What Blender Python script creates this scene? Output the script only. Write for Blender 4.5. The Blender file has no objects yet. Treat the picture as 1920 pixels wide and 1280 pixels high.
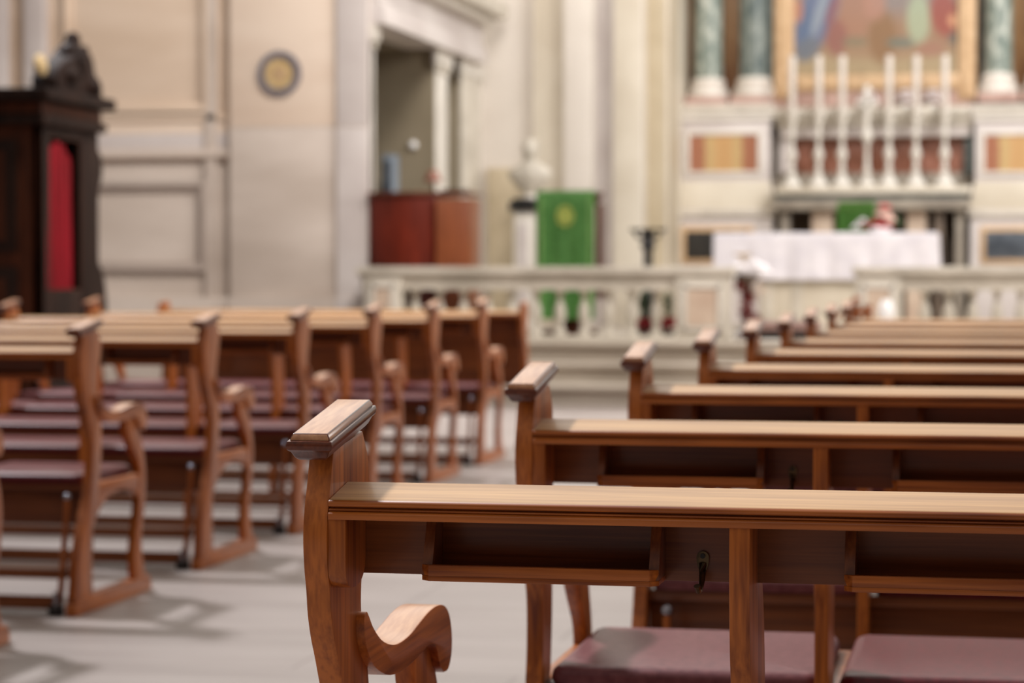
import bpy, bmesh, math, random
from mathutils import Vector, Matrix
random.seed(7)
D = bpy.data
SC = bpy.context.scene
COL = SC.collection

# ------------------------------------------------------------------ camera, light, exposure
F_PX = 4500.0
TH = math.atan(910 / F_PX)           # yaw to the left of the nave axis
PIT = math.atan(132 / F_PX)
EYE = Vector((0, 0, 1.124))
cam_d = D.cameras.new('camera')
cam = D.objects.new('camera', cam_d)
COL.objects.link(cam)
cam.location = EYE
cam.rotation_euler = (math.pi / 2 - PIT, 0, TH)
cam_d.sensor_width = 36
cam_d.lens = 36 * F_PX / 1920
cam_d.clip_end = 200
cam_d.dof.use_dof = True
cam_d.dof.focus_distance = 2.80
cam_d.dof.aperture_fstop = 5.6
cam_d.dof.aperture_blades = 0
SC.camera = cam
SC.view_settings.view_transform = 'Standard'
SC.view_settings.look = 'None'
SC.view_settings.gamma = 1
SC.view_settings.use_curve_mapping = False
SC.view_settings.exposure = 0.1

w = D.worlds.new('nave_daylight')
SC.world = w
w.use_nodes = True
wt = w.node_tree
wt.nodes.clear()
wo = wt.nodes.new('ShaderNodeOutputWorld')
wb = wt.nodes.new('ShaderNodeBackground')
tc = wt.nodes.new('ShaderNodeTexCoord')
mp = wt.nodes.new('ShaderNodeSeparateXYZ')
m1 = wt.nodes.new('ShaderNodeMath'); m1.operation = 'MULTIPLY_ADD'
m2 = wt.nodes.new('ShaderNodeMath'); m2.operation = 'MULTIPLY_ADD'
cr = wt.nodes.new('ShaderNodeValToRGB')
cr.color_ramp.elements[0].position = 0.0
cr.color_ramp.elements[0].color = (0.10, 0.083, 0.07, 1)
cr.color_ramp.elements[1].position = 1.0
cr.color_ramp.elements[1].color = (0.92, 0.86, 0.80, 1)
wt.links.new(tc.outputs['Generated'], mp.inputs[0])
wt.links.new(mp.outputs['Z'], m1.inputs[0]); m1.inputs[1].default_value = 0.75; m1.inputs[2].default_value = 0.14
wt.links.new(mp.outputs['Y'], m2.inputs[0]); m2.inputs[1].default_value = 0.24
wt.links.new(m1.outputs[0], m2.inputs[2])
wt.links.new(m2.outputs[0], cr.inputs[0])
dt = wt.nodes.new('ShaderNodeVectorMath'); dt.operation = 'DOT_PRODUCT'
dt.inputs[1].default_value = Vector((-.25, .85, .46)).normalized()
wt.links.new(tc.outputs['Generated'], dt.inputs[0])
mx0 = wt.nodes.new('ShaderNodeMath'); mx0.operation = 'MAXIMUM'; mx0.inputs[1].default_value = 0
wt.links.new(dt.outputs['Value'], mx0.inputs[0])
pw0 = wt.nodes.new('ShaderNodeMath'); pw0.operation = 'POWER'; pw0.inputs[1].default_value = 9
wt.links.new(mx0.outputs[0], pw0.inputs[0])
lob = wt.nodes.new('ShaderNodeVectorMath'); lob.operation = 'SCALE'; lob.inputs[0].default_value = (1.0, .945, .86)
ml0 = wt.nodes.new('ShaderNodeMath'); ml0.operation = 'MULTIPLY'; ml0.inputs[1].default_value = 1.55
wt.links.new(pw0.outputs[0], ml0.inputs[0]); wt.links.new(ml0.outputs[0], lob.inputs['Scale'])
ad0 = wt.nodes.new('ShaderNodeVectorMath'); ad0.operation = 'ADD'
wt.links.new(cr.outputs[0], ad0.inputs[0]); wt.links.new(lob.outputs[0], ad0.inputs[1])
wt.links.new(ad0.outputs[0], wb.inputs[0])
wb.inputs[1].default_value = 0.78
wt.links.new(wb.outputs[0], wo.inputs[0])

def sun(name, frm, color, strength, angle):
    l = D.lights.new(name, 'SUN'); l.color = color; l.energy = strength; l.angle = math.radians(angle)
    o = D.objects.new(name, l); COL.objects.link(o)
    o.rotation_euler = Vector(frm).to_track_quat('Z', 'Y').to_euler()
    o.location = (-6, 8, 10)
    return o
def area(name, loc, target, size, color, power, sy=None):
    l = D.lights.new(name, 'AREA'); l.color = color; l.energy = power; l.size = size
    if sy: l.shape = 'RECTANGLE'; l.size_y = sy
    o = D.objects.new(name, l); COL.objects.link(o); o.location = loc
    o.rotation_euler = (Vector(loc) - Vector(target)).to_track_quat('Z', 'Y').to_euler()
    return o
sun('daylight_from_high_left_window', (-.62, .445, .967), (0.93, 0.95, 1.0), 3.6, 5)
area('chancel_fill', (2.5, 22.5, 8.0), (-2.0, 28, 1.2), 3.0, (1.0, .99, .98), 520)  # extra lamp added to lift the shadowed chancel, no actual window
area('nave_right_fill', (7.0, 15.8, 6.5), (-5.5, 22, 1.5), 3.0, (1.0, .95, .91), 620)  # unseen fill lamp added on the right to brighten the end walls
area('nave_end_wall_fill', (-2.0, 15.4, 8.5), (-7.2, 21.3, 2.4), 2.5, (1.0, .94, .89), 640)  # second fill, added above the aisle to brighten the nave end wall

def at(x, y, Y):
    """point of the plane Y=const seen at photo pixel (x, y) of 1920x1280"""
    u = (x - 960) / F_PX; v = -(y - 640) / F_PX
    c, s = math.cos(TH), math.sin(TH); cp, sp = math.cos(PIT), math.sin(PIT)
    d = Vector((-s * cp, c * cp, -sp)) + u * Vector((c, s, 0)) + v * Vector((-s * sp, c * sp, cp))
    t = Y / d.y
    return d.x * t, EYE.z + d.z * t
def atX(x, y, X):
    u = (x - 960) / F_PX; v = -(y - 640) / F_PX
    c, s = math.cos(TH), math.sin(TH); cp, sp = math.cos(PIT), math.sin(PIT)
    d = Vector((-s * cp, c * cp, -sp)) + u * Vector((c, s, 0)) + v * Vector((-s * sp, c * sp, cp))
    t = X / d.x
    return d.y * t, EYE.z + d.z * t

# ------------------------------------------------------------------ materials
def srgb(r, g, b):
    f = lambda c: (c / 12.92 if c <= .04045 else ((c + .055) / 1.055) ** 2.4)
    return (f(r / 255), f(g / 255), f(b / 255), 1)
def mat(name, rough=.5, metallic=0, coat=0, spec=.5):
    m = D.materials.new(name); m.use_nodes = True
    nt = m.node_tree; b = nt.nodes['Principled BSDF']
    b.inputs['Roughness'].default_value = rough; b.inputs['Metallic'].default_value = metallic
    b.inputs['Coat Weight'].default_value = coat; b.inputs['Coat Roughness'].default_value = .15
    b.inputs['Specular IOR Level'].default_value = spec
    return m, nt, b
def noisy(name, c1, c2, scale=(4, 4, 4), detail=5, rough=.5, lo=.35, hi=.65, bump=0, dist=0, metallic=0, coat=0, spec=.5, extra=None):
    m, nt, b = mat(name, rough, metallic, coat, spec)
    t = nt.nodes.new('ShaderNodeTexCoord'); mp = nt.nodes.new('ShaderNodeMapping'); mp.inputs['Scale'].default_value = scale
    n = nt.nodes.new('ShaderNodeTexNoise'); n.inputs['Scale'].default_value = 1; n.inputs['Detail'].default_value = detail; n.inputs['Distortion'].default_value = dist
    r = nt.nodes.new('ShaderNodeValToRGB'); e = r.color_ramp.elements
    e[0].position = lo; e[0].color = c1; e[1].position = hi; e[1].color = c2
    if extra:
        for p, c in extra:
            q = e.new(p); q.color = c
    nt.links.new(t.outputs['Object'], mp.inputs[0]); nt.links.new(mp.outputs[0], n.inputs['Vector'])
    nt.links.new(n.outputs[0], r.inputs[0]); nt.links.new(r.outputs[0], b.inputs['Base Color'])
    if bump:
        bp = nt.nodes.new('ShaderNodeBump'); bp.inputs['Strength'].default_value = bump; bp.inputs['Distance'].default_value = .002
        nt.links.new(n.outputs[0], bp.inputs['Height']); nt.links.new(bp.outputs[0], b.inputs['Normal'])
    return m
def wood(name, dark, light, axis, rough=.36, coat=.12, fine=160):
    m, nt, b = mat(name, rough, 0, coat, .35)
    t = nt.nodes.new('ShaderNodeTexCoord'); geo = t.outputs['Object']
    def nz(sc_along, sc_across, detail, distn):
        mp = nt.nodes.new('ShaderNodeMapping')
        s = [sc_across] * 3; s[axis] = sc_along; mp.inputs['Scale'].default_value = s
        n = nt.nodes.new('ShaderNodeTexNoise'); n.inputs['Scale'].default_value = 1; n.inputs['Detail'].default_value = detail; n.inputs['Distortion'].default_value = distn
        nt.links.new(geo, mp.inputs[0]); nt.links.new(mp.outputs[0], n.inputs['Vector'])
        return n
    a = nz(1.6, 22, 3, .6); f = nz(5, fine, 3, .2); c = nz(2.3, 4.5, 2, 0)
    ad = nt.nodes.new('ShaderNodeMath'); ad.operation = 'MULTIPLY_ADD'; ad.inputs[1].default_value = .35
    nt.links.new(f.outputs[0], ad.inputs[0])
    ml = nt.nodes.new('ShaderNodeMath'); ml.operation = 'MULTIPLY'; ml.inputs[1].default_value = .40
    nt.links.new(a.outputs[0], ml.inputs[0]); nt.links.new(ml.outputs[0], ad.inputs[2])
    a2 = nt.nodes.new('ShaderNodeMath'); a2.operation = 'MULTIPLY_ADD'; a2.inputs[1].default_value = .25
    nt.links.new(c.outputs[0], a2.inputs[0]); nt.links.new(ad.outputs[0], a2.inputs[2])
    r = nt.nodes.new('ShaderNodeValToRGB'); e = r.color_ramp.elements
    e[0].position = .38; e[0].color = dark; e[1].position = .62; e[1].color = light
    nt.links.new(a2.outputs[0], r.inputs[0]); nt.links.new(r.outputs[0], b.inputs['Base Color'])
    bp = nt.nodes.new('ShaderNodeBump'); bp.inputs['Strength'].default_value = .12; bp.inputs['Distance'].default_value = .001
    nt.links.new(f.outputs[0], bp.inputs['Height']); nt.links.new(bp.outputs[0], b.inputs['Normal'])
    return m
M = {}
wd, wl = srgb(106, 44, 12), srgb(194, 110, 44)
M['wood_x'] = wood('varnished_walnut_grain_across', wd, wl, 0)
M['wood_y'] = wood('varnished_walnut_grain_deep', wd, wl, 1)
M['wood_z'] = wood('varnished_walnut_grain_upright', wd, wl, 2)
dd, dl = srgb(88, 42, 20), srgb(138, 78, 38)  # darker copy of the walnut; shade of recessed parts is in the colour
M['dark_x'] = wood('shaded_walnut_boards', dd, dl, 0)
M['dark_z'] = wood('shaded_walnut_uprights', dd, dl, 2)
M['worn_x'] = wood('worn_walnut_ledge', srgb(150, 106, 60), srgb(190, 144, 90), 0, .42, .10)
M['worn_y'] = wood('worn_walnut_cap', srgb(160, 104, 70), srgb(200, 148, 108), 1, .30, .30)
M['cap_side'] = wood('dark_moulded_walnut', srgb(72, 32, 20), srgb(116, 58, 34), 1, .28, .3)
M['carved'] = wood('dark_carved_walnut', srgb(26, 17, 14), srgb(48, 31, 24), 2, .6, 0, 40)
M['confess'] = wood('confessional_walnut', srgb(48, 24, 15), srgb(82, 42, 24), 2, .5, 0, 40)
for k_ in ('carved', 'confess'): M[k_].node_tree.nodes['Principled BSDF'].inputs['Specular IOR Level'].default_value = .12
M['organ_red'] = wood('red_mahogany', srgb(76, 24, 14), srgb(112, 38, 22), 2, .3, .2, 30)
M['organ_orange'] = wood('orange_oak', srgb(108, 54, 26), srgb(134, 72, 38), 2, .35, .2, 30)
M['leather'] = noisy('burgundy_leather', srgb(74, 13, 20), srgb(94, 20, 28), (60, 60, 60), 3, .36, bump=.15, spec=.3)
M['leather_shading'] = noisy('leather_with_shading_tint', srgb(92, 42, 46), srgb(112, 60, 62), (60, 60, 60), 3, .42, bump=.15, spec=.3)  # same leather in mauve; the cushions' difference in shading is put into colour
M['metal'] = noisy('dark_bronze', srgb(70, 58, 44), srgb(110, 92, 66), (50, 50, 50), 3, .32, metallic=.9)
M['iron'] = noisy('black_iron', srgb(28, 26, 26), srgb(44, 42, 40), (20, 20, 20), 3, .5, metallic=.4)
M['steel'] = noisy('worn_steel', srgb(120, 118, 124), srgb(170, 168, 176), (40, 40, 40), 3, .22, metallic=.9)
M['rubber'] = noisy('black_rubber', srgb(26, 22, 22), srgb(40, 34, 34), (40, 40, 40), 2, .6)
def floor_mat():
    m, nt, b = mat('pale_travertine_floor', .42)
    t = nt.nodes.new('ShaderNodeTexCoord')
    br = nt.nodes.new('ShaderNodeTexBrick'); br.inputs['Scale'].default_value = 1
    br.inputs['Brick Width'].default_value = 1.3; br.inputs['Row Height'].default_value = .65; br.inputs['Mortar Size'].default_value = .006
    br.inputs['Color1'].default_value = srgb(156, 144, 138); br.inputs['Color2'].default_value = srgb(146, 135, 129); br.inputs['Mortar'].default_value = srgb(130, 118, 112)
    n = nt.nodes.new('ShaderNodeTexNoise'); n.inputs['Scale'].default_value = 1; n.inputs['Detail'].default_value = 6
    mp = nt.nodes.new('ShaderNodeMapping'); mp.inputs['Scale'].default_value = (1.2, 6, 1)
    r = nt.nodes.new('ShaderNodeValToRGB'); r.color_ramp.elements[0].position = .3; r.color_ramp.elements[0].color = (.78, .76, .75, 1); r.color_ramp.elements[1].position = .7; r.color_ramp.elements[1].color = (1, 1, 1, 1)
    mx = nt.nodes.new('ShaderNodeMix'); mx.data_type = 'RGBA'; mx.blend_type = 'MULTIPLY'; mx.inputs[0].default_value = 1
    nt.links.new(t.outputs['Object'], br.inputs['Vector']); nt.links.new(t.outputs['Object'], mp.inputs[0]); nt.links.new(mp.outputs[0], n.inputs['Vector'])
    nt.links.new(n.outputs[0], r.inputs[0]); nt.links.new(br.outputs[0], mx.inputs[6]); nt.links.new(r.outputs[0], mx.inputs[7]); nt.links.new(mx.outputs[2], b.inputs['Base Color'])
    return m
M['floor'] = floor_mat()
M['step'] = noisy('grey_marble_steps', srgb(168, 156, 142), srgb(200, 190, 176), (.8, 3, 3), 6, .45)
M['plaster'] = noisy('warm_peach_stone', srgb(220, 198, 178), srgb(234, 216, 198), (.6, 1, 2.2), 5, .7)
M['plaster2'] = noisy('warm_ochre_stone', srgb(208, 186, 164), srgb(222, 202, 182), (.6, 1, 2.2), 5, .7)
M['wall_low'] = noisy('grey_beige_stone', srgb(192, 178, 166), srgb(212, 199, 188), (.7, 1, 2.2), 6, .6)
M['wall_panel'] = noisy('grey_lilac_stone', srgb(170, 156, 146), srgb(186, 172, 162), (.7, 1, 1.6), 6, .6)
M['pale'] = noisy('pale_lilac_marble', srgb(196, 186, 182), srgb(214, 206, 202), (.9, 1, 1.5), 6, .5)
M['chancel'] = noisy('cream_chancel_stucco', srgb(208, 199, 188), srgb(222, 214, 204), (.5, .5, 1), 4, .65)
M['cream'] = noisy('cream_marble', srgb(202, 191, 172), srgb(220, 211, 194), (1.2, 1.2, 1.2), 5, .5)
M['tan'] = noisy('tan_marble', srgb(176, 160, 132), srgb(198, 184, 158), (1.2, 1.2, 1.2), 5, .5)
M['white_marble'] = noisy('white_marble', srgb(206, 200, 190), srgb(226, 220, 210), (3, 3, 3), 6, .4)
M['rail'] = noisy('weathered_white_marble', srgb(184, 176, 162), srgb(212, 204, 190), (3, 3, 3), 6, .45)
M['rail_pink'] = noisy('pink_beige_marble', srgb(196, 172, 152), srgb(210, 190, 170), (5, 5, 5), 5, .4)
M['niche'] = noisy('olive_brown_stone', srgb(132, 120, 98), srgb(150, 138, 116), (1, 1, 1), 3, .8)
M['green_marble'] = noisy('green_breccia', srgb(112, 124, 116), srgb(196, 198, 188), (9, 9, 5), 8, .3, .40, .66, dist=.8, extra=[(.52, srgb(142, 150, 140))])
M['green_dark'] = noisy('dark_green_breccia', srgb(84, 96, 94), srgb(146, 152, 144), (9, 9, 5), 8, .3, .38, .70, dist=.8)
M['red_marble'] = noisy('red_brown_marble', srgb(118, 72, 52), srgb(164, 112, 94), (6, 6, 4), 7, .35, .38, .66, dist=.6)
M['pink_marble'] = noisy('rose_marble', srgb(170, 136, 124), srgb(190, 158, 146), (6, 6, 4), 7, .4)
M['brown_marble'] = noisy('amber_brown_marble', srgb(146, 100, 62), srgb(190, 146, 96), (3, 3, 2), 6, .4)
M['black_panel'] = noisy('black_marble', srgb(26, 26, 26), srgb(48, 46, 44), (6, 6, 6), 6, .3)
M['slate'] = noisy('slate_blue_marble', srgb(60, 66, 74), srgb(92, 98, 106), (6, 6, 6), 6, .3)
M['blue_grey'] = noisy('blue_grey_paint', srgb(112, 122, 134), srgb(132, 142, 152), (6, 6, 6), 3, .5)
M['mauve'] = noisy('mauve_upholstery', srgb(128, 100, 92), srgb(146, 116, 108), (20, 20, 20), 3, .7)
M['teal'] = noisy('dark_teal_marble', srgb(72, 84, 84), srgb(106, 114, 110), (6, 6, 6), 6, .4)
M['grey_stone'] = noisy('grey_brown_stone', srgb(128, 118, 106), srgb(156, 146, 132), (4, 4, 4), 5, .5)
M['dark_stone'] = noisy('dark_brown_stone', srgb(84, 70, 58), srgb(112, 96, 82), (3, 3, 3), 5, .6)
M['gold'] = noisy('aged_gilding', srgb(190, 156, 118), srgb(210, 178, 140), (8, 8, 8), 4, .5)
M['gold_soft'] = noisy('ochre_mosaic', srgb(184, 156, 108), srgb(206, 180, 132), (30, 30, 30), 3, .6)
M['blue_mosaic'] = noisy('grey_blue_mosaic', srgb(96, 92, 100), srgb(128, 122, 128), (40, 40, 40), 3, .6)
M['cloth'] = noisy('white_linen', srgb(206, 201, 207), srgb(220, 215, 219), (6, 6, 6), 4, .8)
M['green_cloth'] = noisy('green_liturgical_cloth', srgb(84, 140, 68), srgb(104, 160, 84), (20, 20, 6), 4, .7)
M['green_deep'] = noisy('deep_green_cloth', srgb(64, 112, 34), srgb(78, 128, 44), (20, 20, 6), 4, .7)
M['braid'] = noisy('pale_green_braid', srgb(120, 160, 88), srgb(140, 176, 104), (30, 30, 30), 3, .6)
M['gold_thread'] = noisy('gold_embroidery', srgb(148, 160, 70), srgb(168, 174, 88), (30, 30, 30), 3, .6)
M['red_velvet'] = noisy('crimson_velvet', srgb(150, 4, 22), srgb(190, 12, 40), (14, 14, 2), 3, .8)
M['wax'] = noisy('white_candle_wax', srgb(204, 194, 184), srgb(216, 206, 196), (6, 6, 6), 2, .5)
M['leaf'] = noisy('dark_green_leaves', srgb(40, 62, 34), srgb(78, 100, 60), (20, 20, 20), 3, .6)
M['red_leaf'] = noisy('dark_red_leaves', srgb(84, 22, 22), srgb(128, 44, 36), (20, 20, 20), 3, .6)
M['petal_red'] = noisy('red_petals', srgb(160, 20, 34), srgb(196, 44, 54), (20, 20, 20), 3, .6)
M['petal_white'] = noisy('white_petals', srgb(226, 220, 222), srgb(240, 236, 236), (20, 20, 20), 3, .6)
M['petal_pink'] = noisy('pale_pink_petals', srgb(214, 176, 160), srgb(230, 196, 184), (20, 20, 20), 3, .6)
M['terracotta'] = noisy('dark_plant_pot', srgb(66, 48, 40), srgb(92, 70, 58), (20, 20, 20), 3, .6)
M['glaze'] = noisy('white_glazed_ceramic', srgb(236, 234, 234), srgb(246, 244, 242), (10, 10, 10), 2, .15, coat=.5)
def breccia_panel():
    m, nt, b = mat('orange_and_yellow_book_matched_marble', .35)
    t = nt.nodes.new('ShaderNodeTexCoord'); sp = nt.nodes.new('ShaderNodeSeparateXYZ')
    ab = nt.nodes.new('ShaderNodeMath'); ab.operation = 'ABSOLUTE'
    n = nt.nodes.new('ShaderNodeTexNoise'); n.inputs['Scale'].default_value = 9; n.inputs['Detail'].default_value = 5
    ad = nt.nodes.new('ShaderNodeMath'); ad.operation = 'MULTIPLY_ADD'; ad.inputs[1].default_value = .06
    r = nt.nodes.new('ShaderNodeValToRGB'); e = r.color_ramp.elements; e[0].position = 0; e[0].color = srgb(184, 150, 100); e[1].position = 1; e[1].color = srgb(156, 100, 76)
    for p, c in [(.10, srgb(196, 152, 104)), (.14, srgb(190, 160, 112)), (.23, srgb(190, 160, 112)), (.27, srgb(158, 104, 78))]:
        q = e.new(p); q.color = c
    nt.links.new(t.outputs['Object'], sp.inputs[0]); nt.links.new(sp.outputs['X'], ab.inputs[0]); nt.links.new(t.outputs['Object'], n.inputs['Vector'])
    nt.links.new(n.outputs[0], ad.inputs[0]); nt.links.new(ab.outputs[0], ad.inputs[2]); nt.links.new(ad.outputs[0], r.inputs[0]); nt.links.new(r.outputs[0], b.inputs['Base Color'])
    return m
M['breccia'] = breccia_panel()

# ------------------------------------------------------------------ mesh helpers
class MB:
    def __init__(s): s.bm = bmesh.new(); s.mats = []
    def mi(s, m):
        if m not in s.mats: s.mats.append(m)
        return s.mats.index(m)
    def faces(s, fs, m):
        i = s.mi(m)
        for f in fs: f.material_index = i
    def prism(s, pts, a0, a1, m, axis='x'):
        """outline pts extruded between a0 and a1 along axis; pts are the two other coordinates in xyz order"""
        def v(p, a):
            return {'x': (a, p[0], p[1]), 'y': (p[0], a, p[1]), 'z': (p[0], p[1], a)}[axis]
        A = [s.bm.verts.new(v(p, a0)) for p in pts]; B = [s.bm.verts.new(v(p, a1)) for p in pts]
        n = len(pts); fs = [s.bm.faces.new(A), s.bm.faces.new(B[::-1])]
        for i in range(n): fs.append(s.bm.faces.new((A[i], B[i], B[(i + 1) % n], A[(i + 1) % n])))
        s.faces(fs, m); return fs
    def box(s, x0, x1, y0, y1, z0, z1, m):
        return s.prism([(x0, y0), (x1, y0), (x1, y1), (x0, y1)], z0, z1, m, 'z')
    def lathe(s, prof, m, c=(0, 0), n=20, sx=1, sy=1):
        rings = []
        for r, z in prof:
            if r < 1e-5: rings.append([s.bm.verts.new((c[0], c[1], z))])
            else: rings.append([s.bm.verts.new((c[0] + r * sx * math.cos(2 * math.pi * k / n), c[1] + r * sy * math.sin(2 * math.pi * k / n), z)) for k in range(n)])
        fs = []
        for a, b in zip(rings, rings[1:]):
            if len(a) == 1 and len(b) == 1: continue
            for k in range(n):
                q = (k + 1) % n
                if len(a) == 1: fs.append(s.bm.faces.new((a[0], b[q], b[k])))
                elif len(b) == 1: fs.append(s.bm.faces.new((a[k], a[q], b[0])))
                else: fs.append(s.bm.faces.new((a[k], a[q], b[q], b[k])))
        if len(rings[0]) > 1: fs.append(s.bm.faces.new(rings[0][::-1]))
        if len(rings[-1]) > 1: fs.append(s.bm.faces.new(rings[-1]))
        s.faces(fs, m)
    def loft(s, rings, m):
        """rings: lists of xyz of equal length"""
        R = [[s.bm.verts.new(p) for p in r] for r in rings]; n = len(R[0]); fs = []
        for a, b in zip(R, R[1:]):
            for k in range(n): fs.append(s.bm.faces.new((a[k], a[(k + 1) % n], b[(k + 1) % n], b[k])))
        fs.append(s.bm.faces.new(R[0][::-1])); fs.append(s.bm.faces.new(R[-1]))
        s.faces(fs, m)
    def tube(s, path, r, m, n=8):
        rings = []
        P = [Vector(p) for p in path]
        for i, p in enumerate(P):
            t = (P[min(i + 1, len(P) - 1)] - P[max(i - 1, 0)]).normalized()
            u = t.cross(Vector((0, 0, 1)) if abs(t.z) < .9 else Vector((1, 0, 0))).normalized(); v = t.cross(u)
            rr = r[i] if isinstance(r, (list, tuple)) else r
            rings.append([p + rr * (u * math.cos(2 * math.pi * k / n) + v * math.sin(2 * math.pi * k / n)) for k in range(n)])
        s.loft(rings, m)
    def ball(s, c, r, m, sub=2, sc=(1, 1, 1), jitter=0):
        g = bmesh.ops.create_icosphere(s.bm, subdivisions=sub, radius=r)
        for v in g['verts']:
            j = 1 + random.uniform(-jitter, jitter)
            v.co = Vector((v.co.x * sc[0] * j + c[0], v.co.y * sc[1] * j + c[1], v.co.z * sc[2] * j + c[2]))
        fs = {f for v in g['verts'] for f in v.link_faces}
        s.faces(fs, m)
    def leaves(s, c, rad, n, size, m, flat=.4):
        fs = []
        for i in range(n):
            d = Vector((random.gauss(0, 1), random.gauss(0, 1), random.gauss(0, 1))).normalized() * random.uniform(.35, 1)
            p = Vector((c[0] + d.x * rad[0], c[1] + d.y * rad[1], c[2] + d.z * rad[2]))
            a = Vector((random.gauss(0, 1), random.gauss(0, 1), random.gauss(0, 1))).normalized()
            b = a.cross(Vector((random.gauss(0, 1), random.gauss(0, 1), random.gauss(0, 1)))).normalized()
            L = size * random.uniform(.6, 1.3)
            vs = [s.bm.verts.new(p + a * L * u + b * L * flat * v + a.cross(b) * L * w_) for u, v, w_ in ((-1, 0, 0), (-.2, .8, .1), (1, 0, -.1), (-.2, -.8, .1))]
            fs.append(s.bm.faces.new(vs))
        s.faces(fs, m)
    def build(s, name, m=None, parent=None, bevel=0, seg=2, ang=35, loc=(0, 0, 0)):
        bm = s.bm
        bmesh.ops.recalc_face_normals(bm, faces=bm.faces)
        if bevel:
            es = [e for e in bm.edges if len(e.link_faces) == 2 and e.calc_face_angle(0) > math.radians(ang)]
            bmesh.ops.bevel(bm, geom=es, offset=bevel, segments=seg, profile=.6, affect='EDGES', clamp_overlap=True)
        for f in bm.faces: f.smooth = True
        for e in bm.edges:
            e.smooth = not (len(e.link_faces) == 2 and e.calc_face_angle(0) > math.radians(38))
        me = D.meshes.new(name); bm.to_mesh(me); bm.free()
        for k in s.mats: me.materials.append(k)
        o = D.objects.new(name, me); COL.objects.link(o); o.location = loc
        if parent: o.parent = parent
        return o

def cr_curve(pts, n=5):
    out = []
    for i in range(len(pts) - 1):
        p0 = Vector(pts[max(i - 1, 0)]); p1 = Vector(pts[i]); p2 = Vector(pts[i + 1]); p3 = Vector(pts[min(i + 2, len(pts) - 1)])
        for k in range(n):
            t = k / n
            q = .5 * ((2 * p1) + (p2 - p0) * t + (2 * p0 - 5 * p1 + 4 * p2 - p3) * t * t + (3 * p1 - p0 - 3 * p2 + p3) * t ** 3)
            out.append((q.x, q.y))
    out.append(tuple(pts[-1])); return out

def tag(o, label=None, cat=None, group=None, kind=None):
    if label: o['label'] = label
    if cat: o['category'] = cat
    if group: o['group'] = group
    if kind: o['kind'] = kind
    return o
def empty(name, loc, label, cat, group=None, rz=0):
    o = D.objects.new(name, None); COL.objects.link(o); o.location = loc; o.rotation_euler = (0, 0, rz)
    o.empty_display_size = .1
    return tag(o, label, cat, group)
def copy_tree(o, parent=None):
    c = o.copy(); COL.objects.link(c); c.parent = parent
    for ch in list(o.children):
        if ch.name in COL.objects: copy_tree(ch, c)
    return c

def struct(o): o['kind'] = 'structure'; return o

# ------------------------------------------------------------------ setting
b = MB(); b.box(-14, 12, -6, 32, -.1, 0, M['floor']); struct(b.build('floor'))
YW = 21.3                                       # nave end wall, left of the chancel
XC = -5.64                                      # chancel side wall
ZP = .51                                        # sanctuary platform
YS = [19.73, 20.08, 20.43]
b = MB()
for i, y in enumerate(YS):
    z = .17 * (i + 1)
    b.box(XC + .02, 9, y, 30, z - .17 + (.0005 if i == 0 else 0), z - .035, M['step'])
    b.box(XC + .02, 9, y - .05, 30, z - .035, z, M['step'])
struct(b.build('trim_1', bevel=.006))
def wallbox(name, x0, y0, x1, y1, Y, depth, m, top=None, bot=None):
    X0, Za = at(x0, y1, Y); X1, Zb = at(x1, y0, Y)
    if top is not None: Zb = top
    if bot is not None: Za = bot
    b = MB(); b.box(X0, X1, Y, Y + depth, Za, Zb, m)
    return struct(b.build(name, bevel=.006))
# nave end wall: two heights of stone
X430, Z240 = at(430, 240, YW)
X632, _ = at(632, 240, YW)
X690, _ = at(690, 240, YW)
TOP = 5.2
b = MB()
b.box(-14, X430, YW + .12, YW + .2, 0, 2.16, M['wall_low'])
b.box(-14, X430, YW + .12, YW + .2, 2.16, TOP, M['plaster2'])
b.box(X430, X632, YW, YW + .2, 0, Z240, M['wall_low'])
b.box(X430, X632, YW, YW + .2, Z240, TOP, M['plaster'])
b.box(X632, XC, YW - .04, YW + .2, 0, Z240, M['pale'])
b.box(X632, XC, YW - .04, YW + .2, Z240, TOP, M['pale'])
struct(b.build('wall_front', bevel=.008))
# mouldings of the left bay
def frame(name, x0, y0, x1, y1, Y, t, d, m):
    X0, Z1 = at(x0, y0, Y); X1, Z0 = at(x1, y1, Y)
    b = MB()
    for k, (tt, dd) in enumerate(((t, d), (t * .5, d * 1.8))):
        b.box(X0, X1, Y - dd, Y, Z1 - tt, Z1, m); b.box(X0, X1, Y - dd, Y, Z0, Z0 + tt, m)
        b.box(X0, X0 + tt, Y - dd, Y, Z0 + tt, Z1 - tt, m); b.box(X1 - tt, X1, Y - dd, Y, Z0 + tt, Z1 - tt, m)
    return struct(b.build(name, bevel=.004))
YB = YW + .12
frame('trim_2', 120, 343, 388, 508, YB, .085, .03, M['wall_panel'])
frame('trim_3', 120, -120, 392, 210, YB, .085, .03, M['plaster2'])
b = MB()
XL0 = -14; XL1 = at(400, 0, YB)[0]
for y0, y1, d, m in ((216, 228, .05, 'plaster2'), (228, 250, .025, 'plaster'), (282, 296, .07, 'wall_low'), (250, 282, .03, 'pale')):
    Z1 = at(300, y0, YB)[1]; Z0 = at(300, y1, YB)[1]
    b.box(XL0, X430 - .02, YB - d, YB, Z0, Z1, M[m])
struct(b.build('trim_4', bevel=.005))
b = MB(); Z1 = at(300, 556, YB)[1]
b.box(XL0, X430, YB - .10, YB, 0, Z1, M['wall_low']); b.box(X430, X632, YW - .07, YW, 0, Z1, M['wall_low']); b.box(X632, XC, YW - .09, YW - .04, 0, Z1, M['pale'])
struct(b.build('baseboard_front', bevel=.01))
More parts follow.
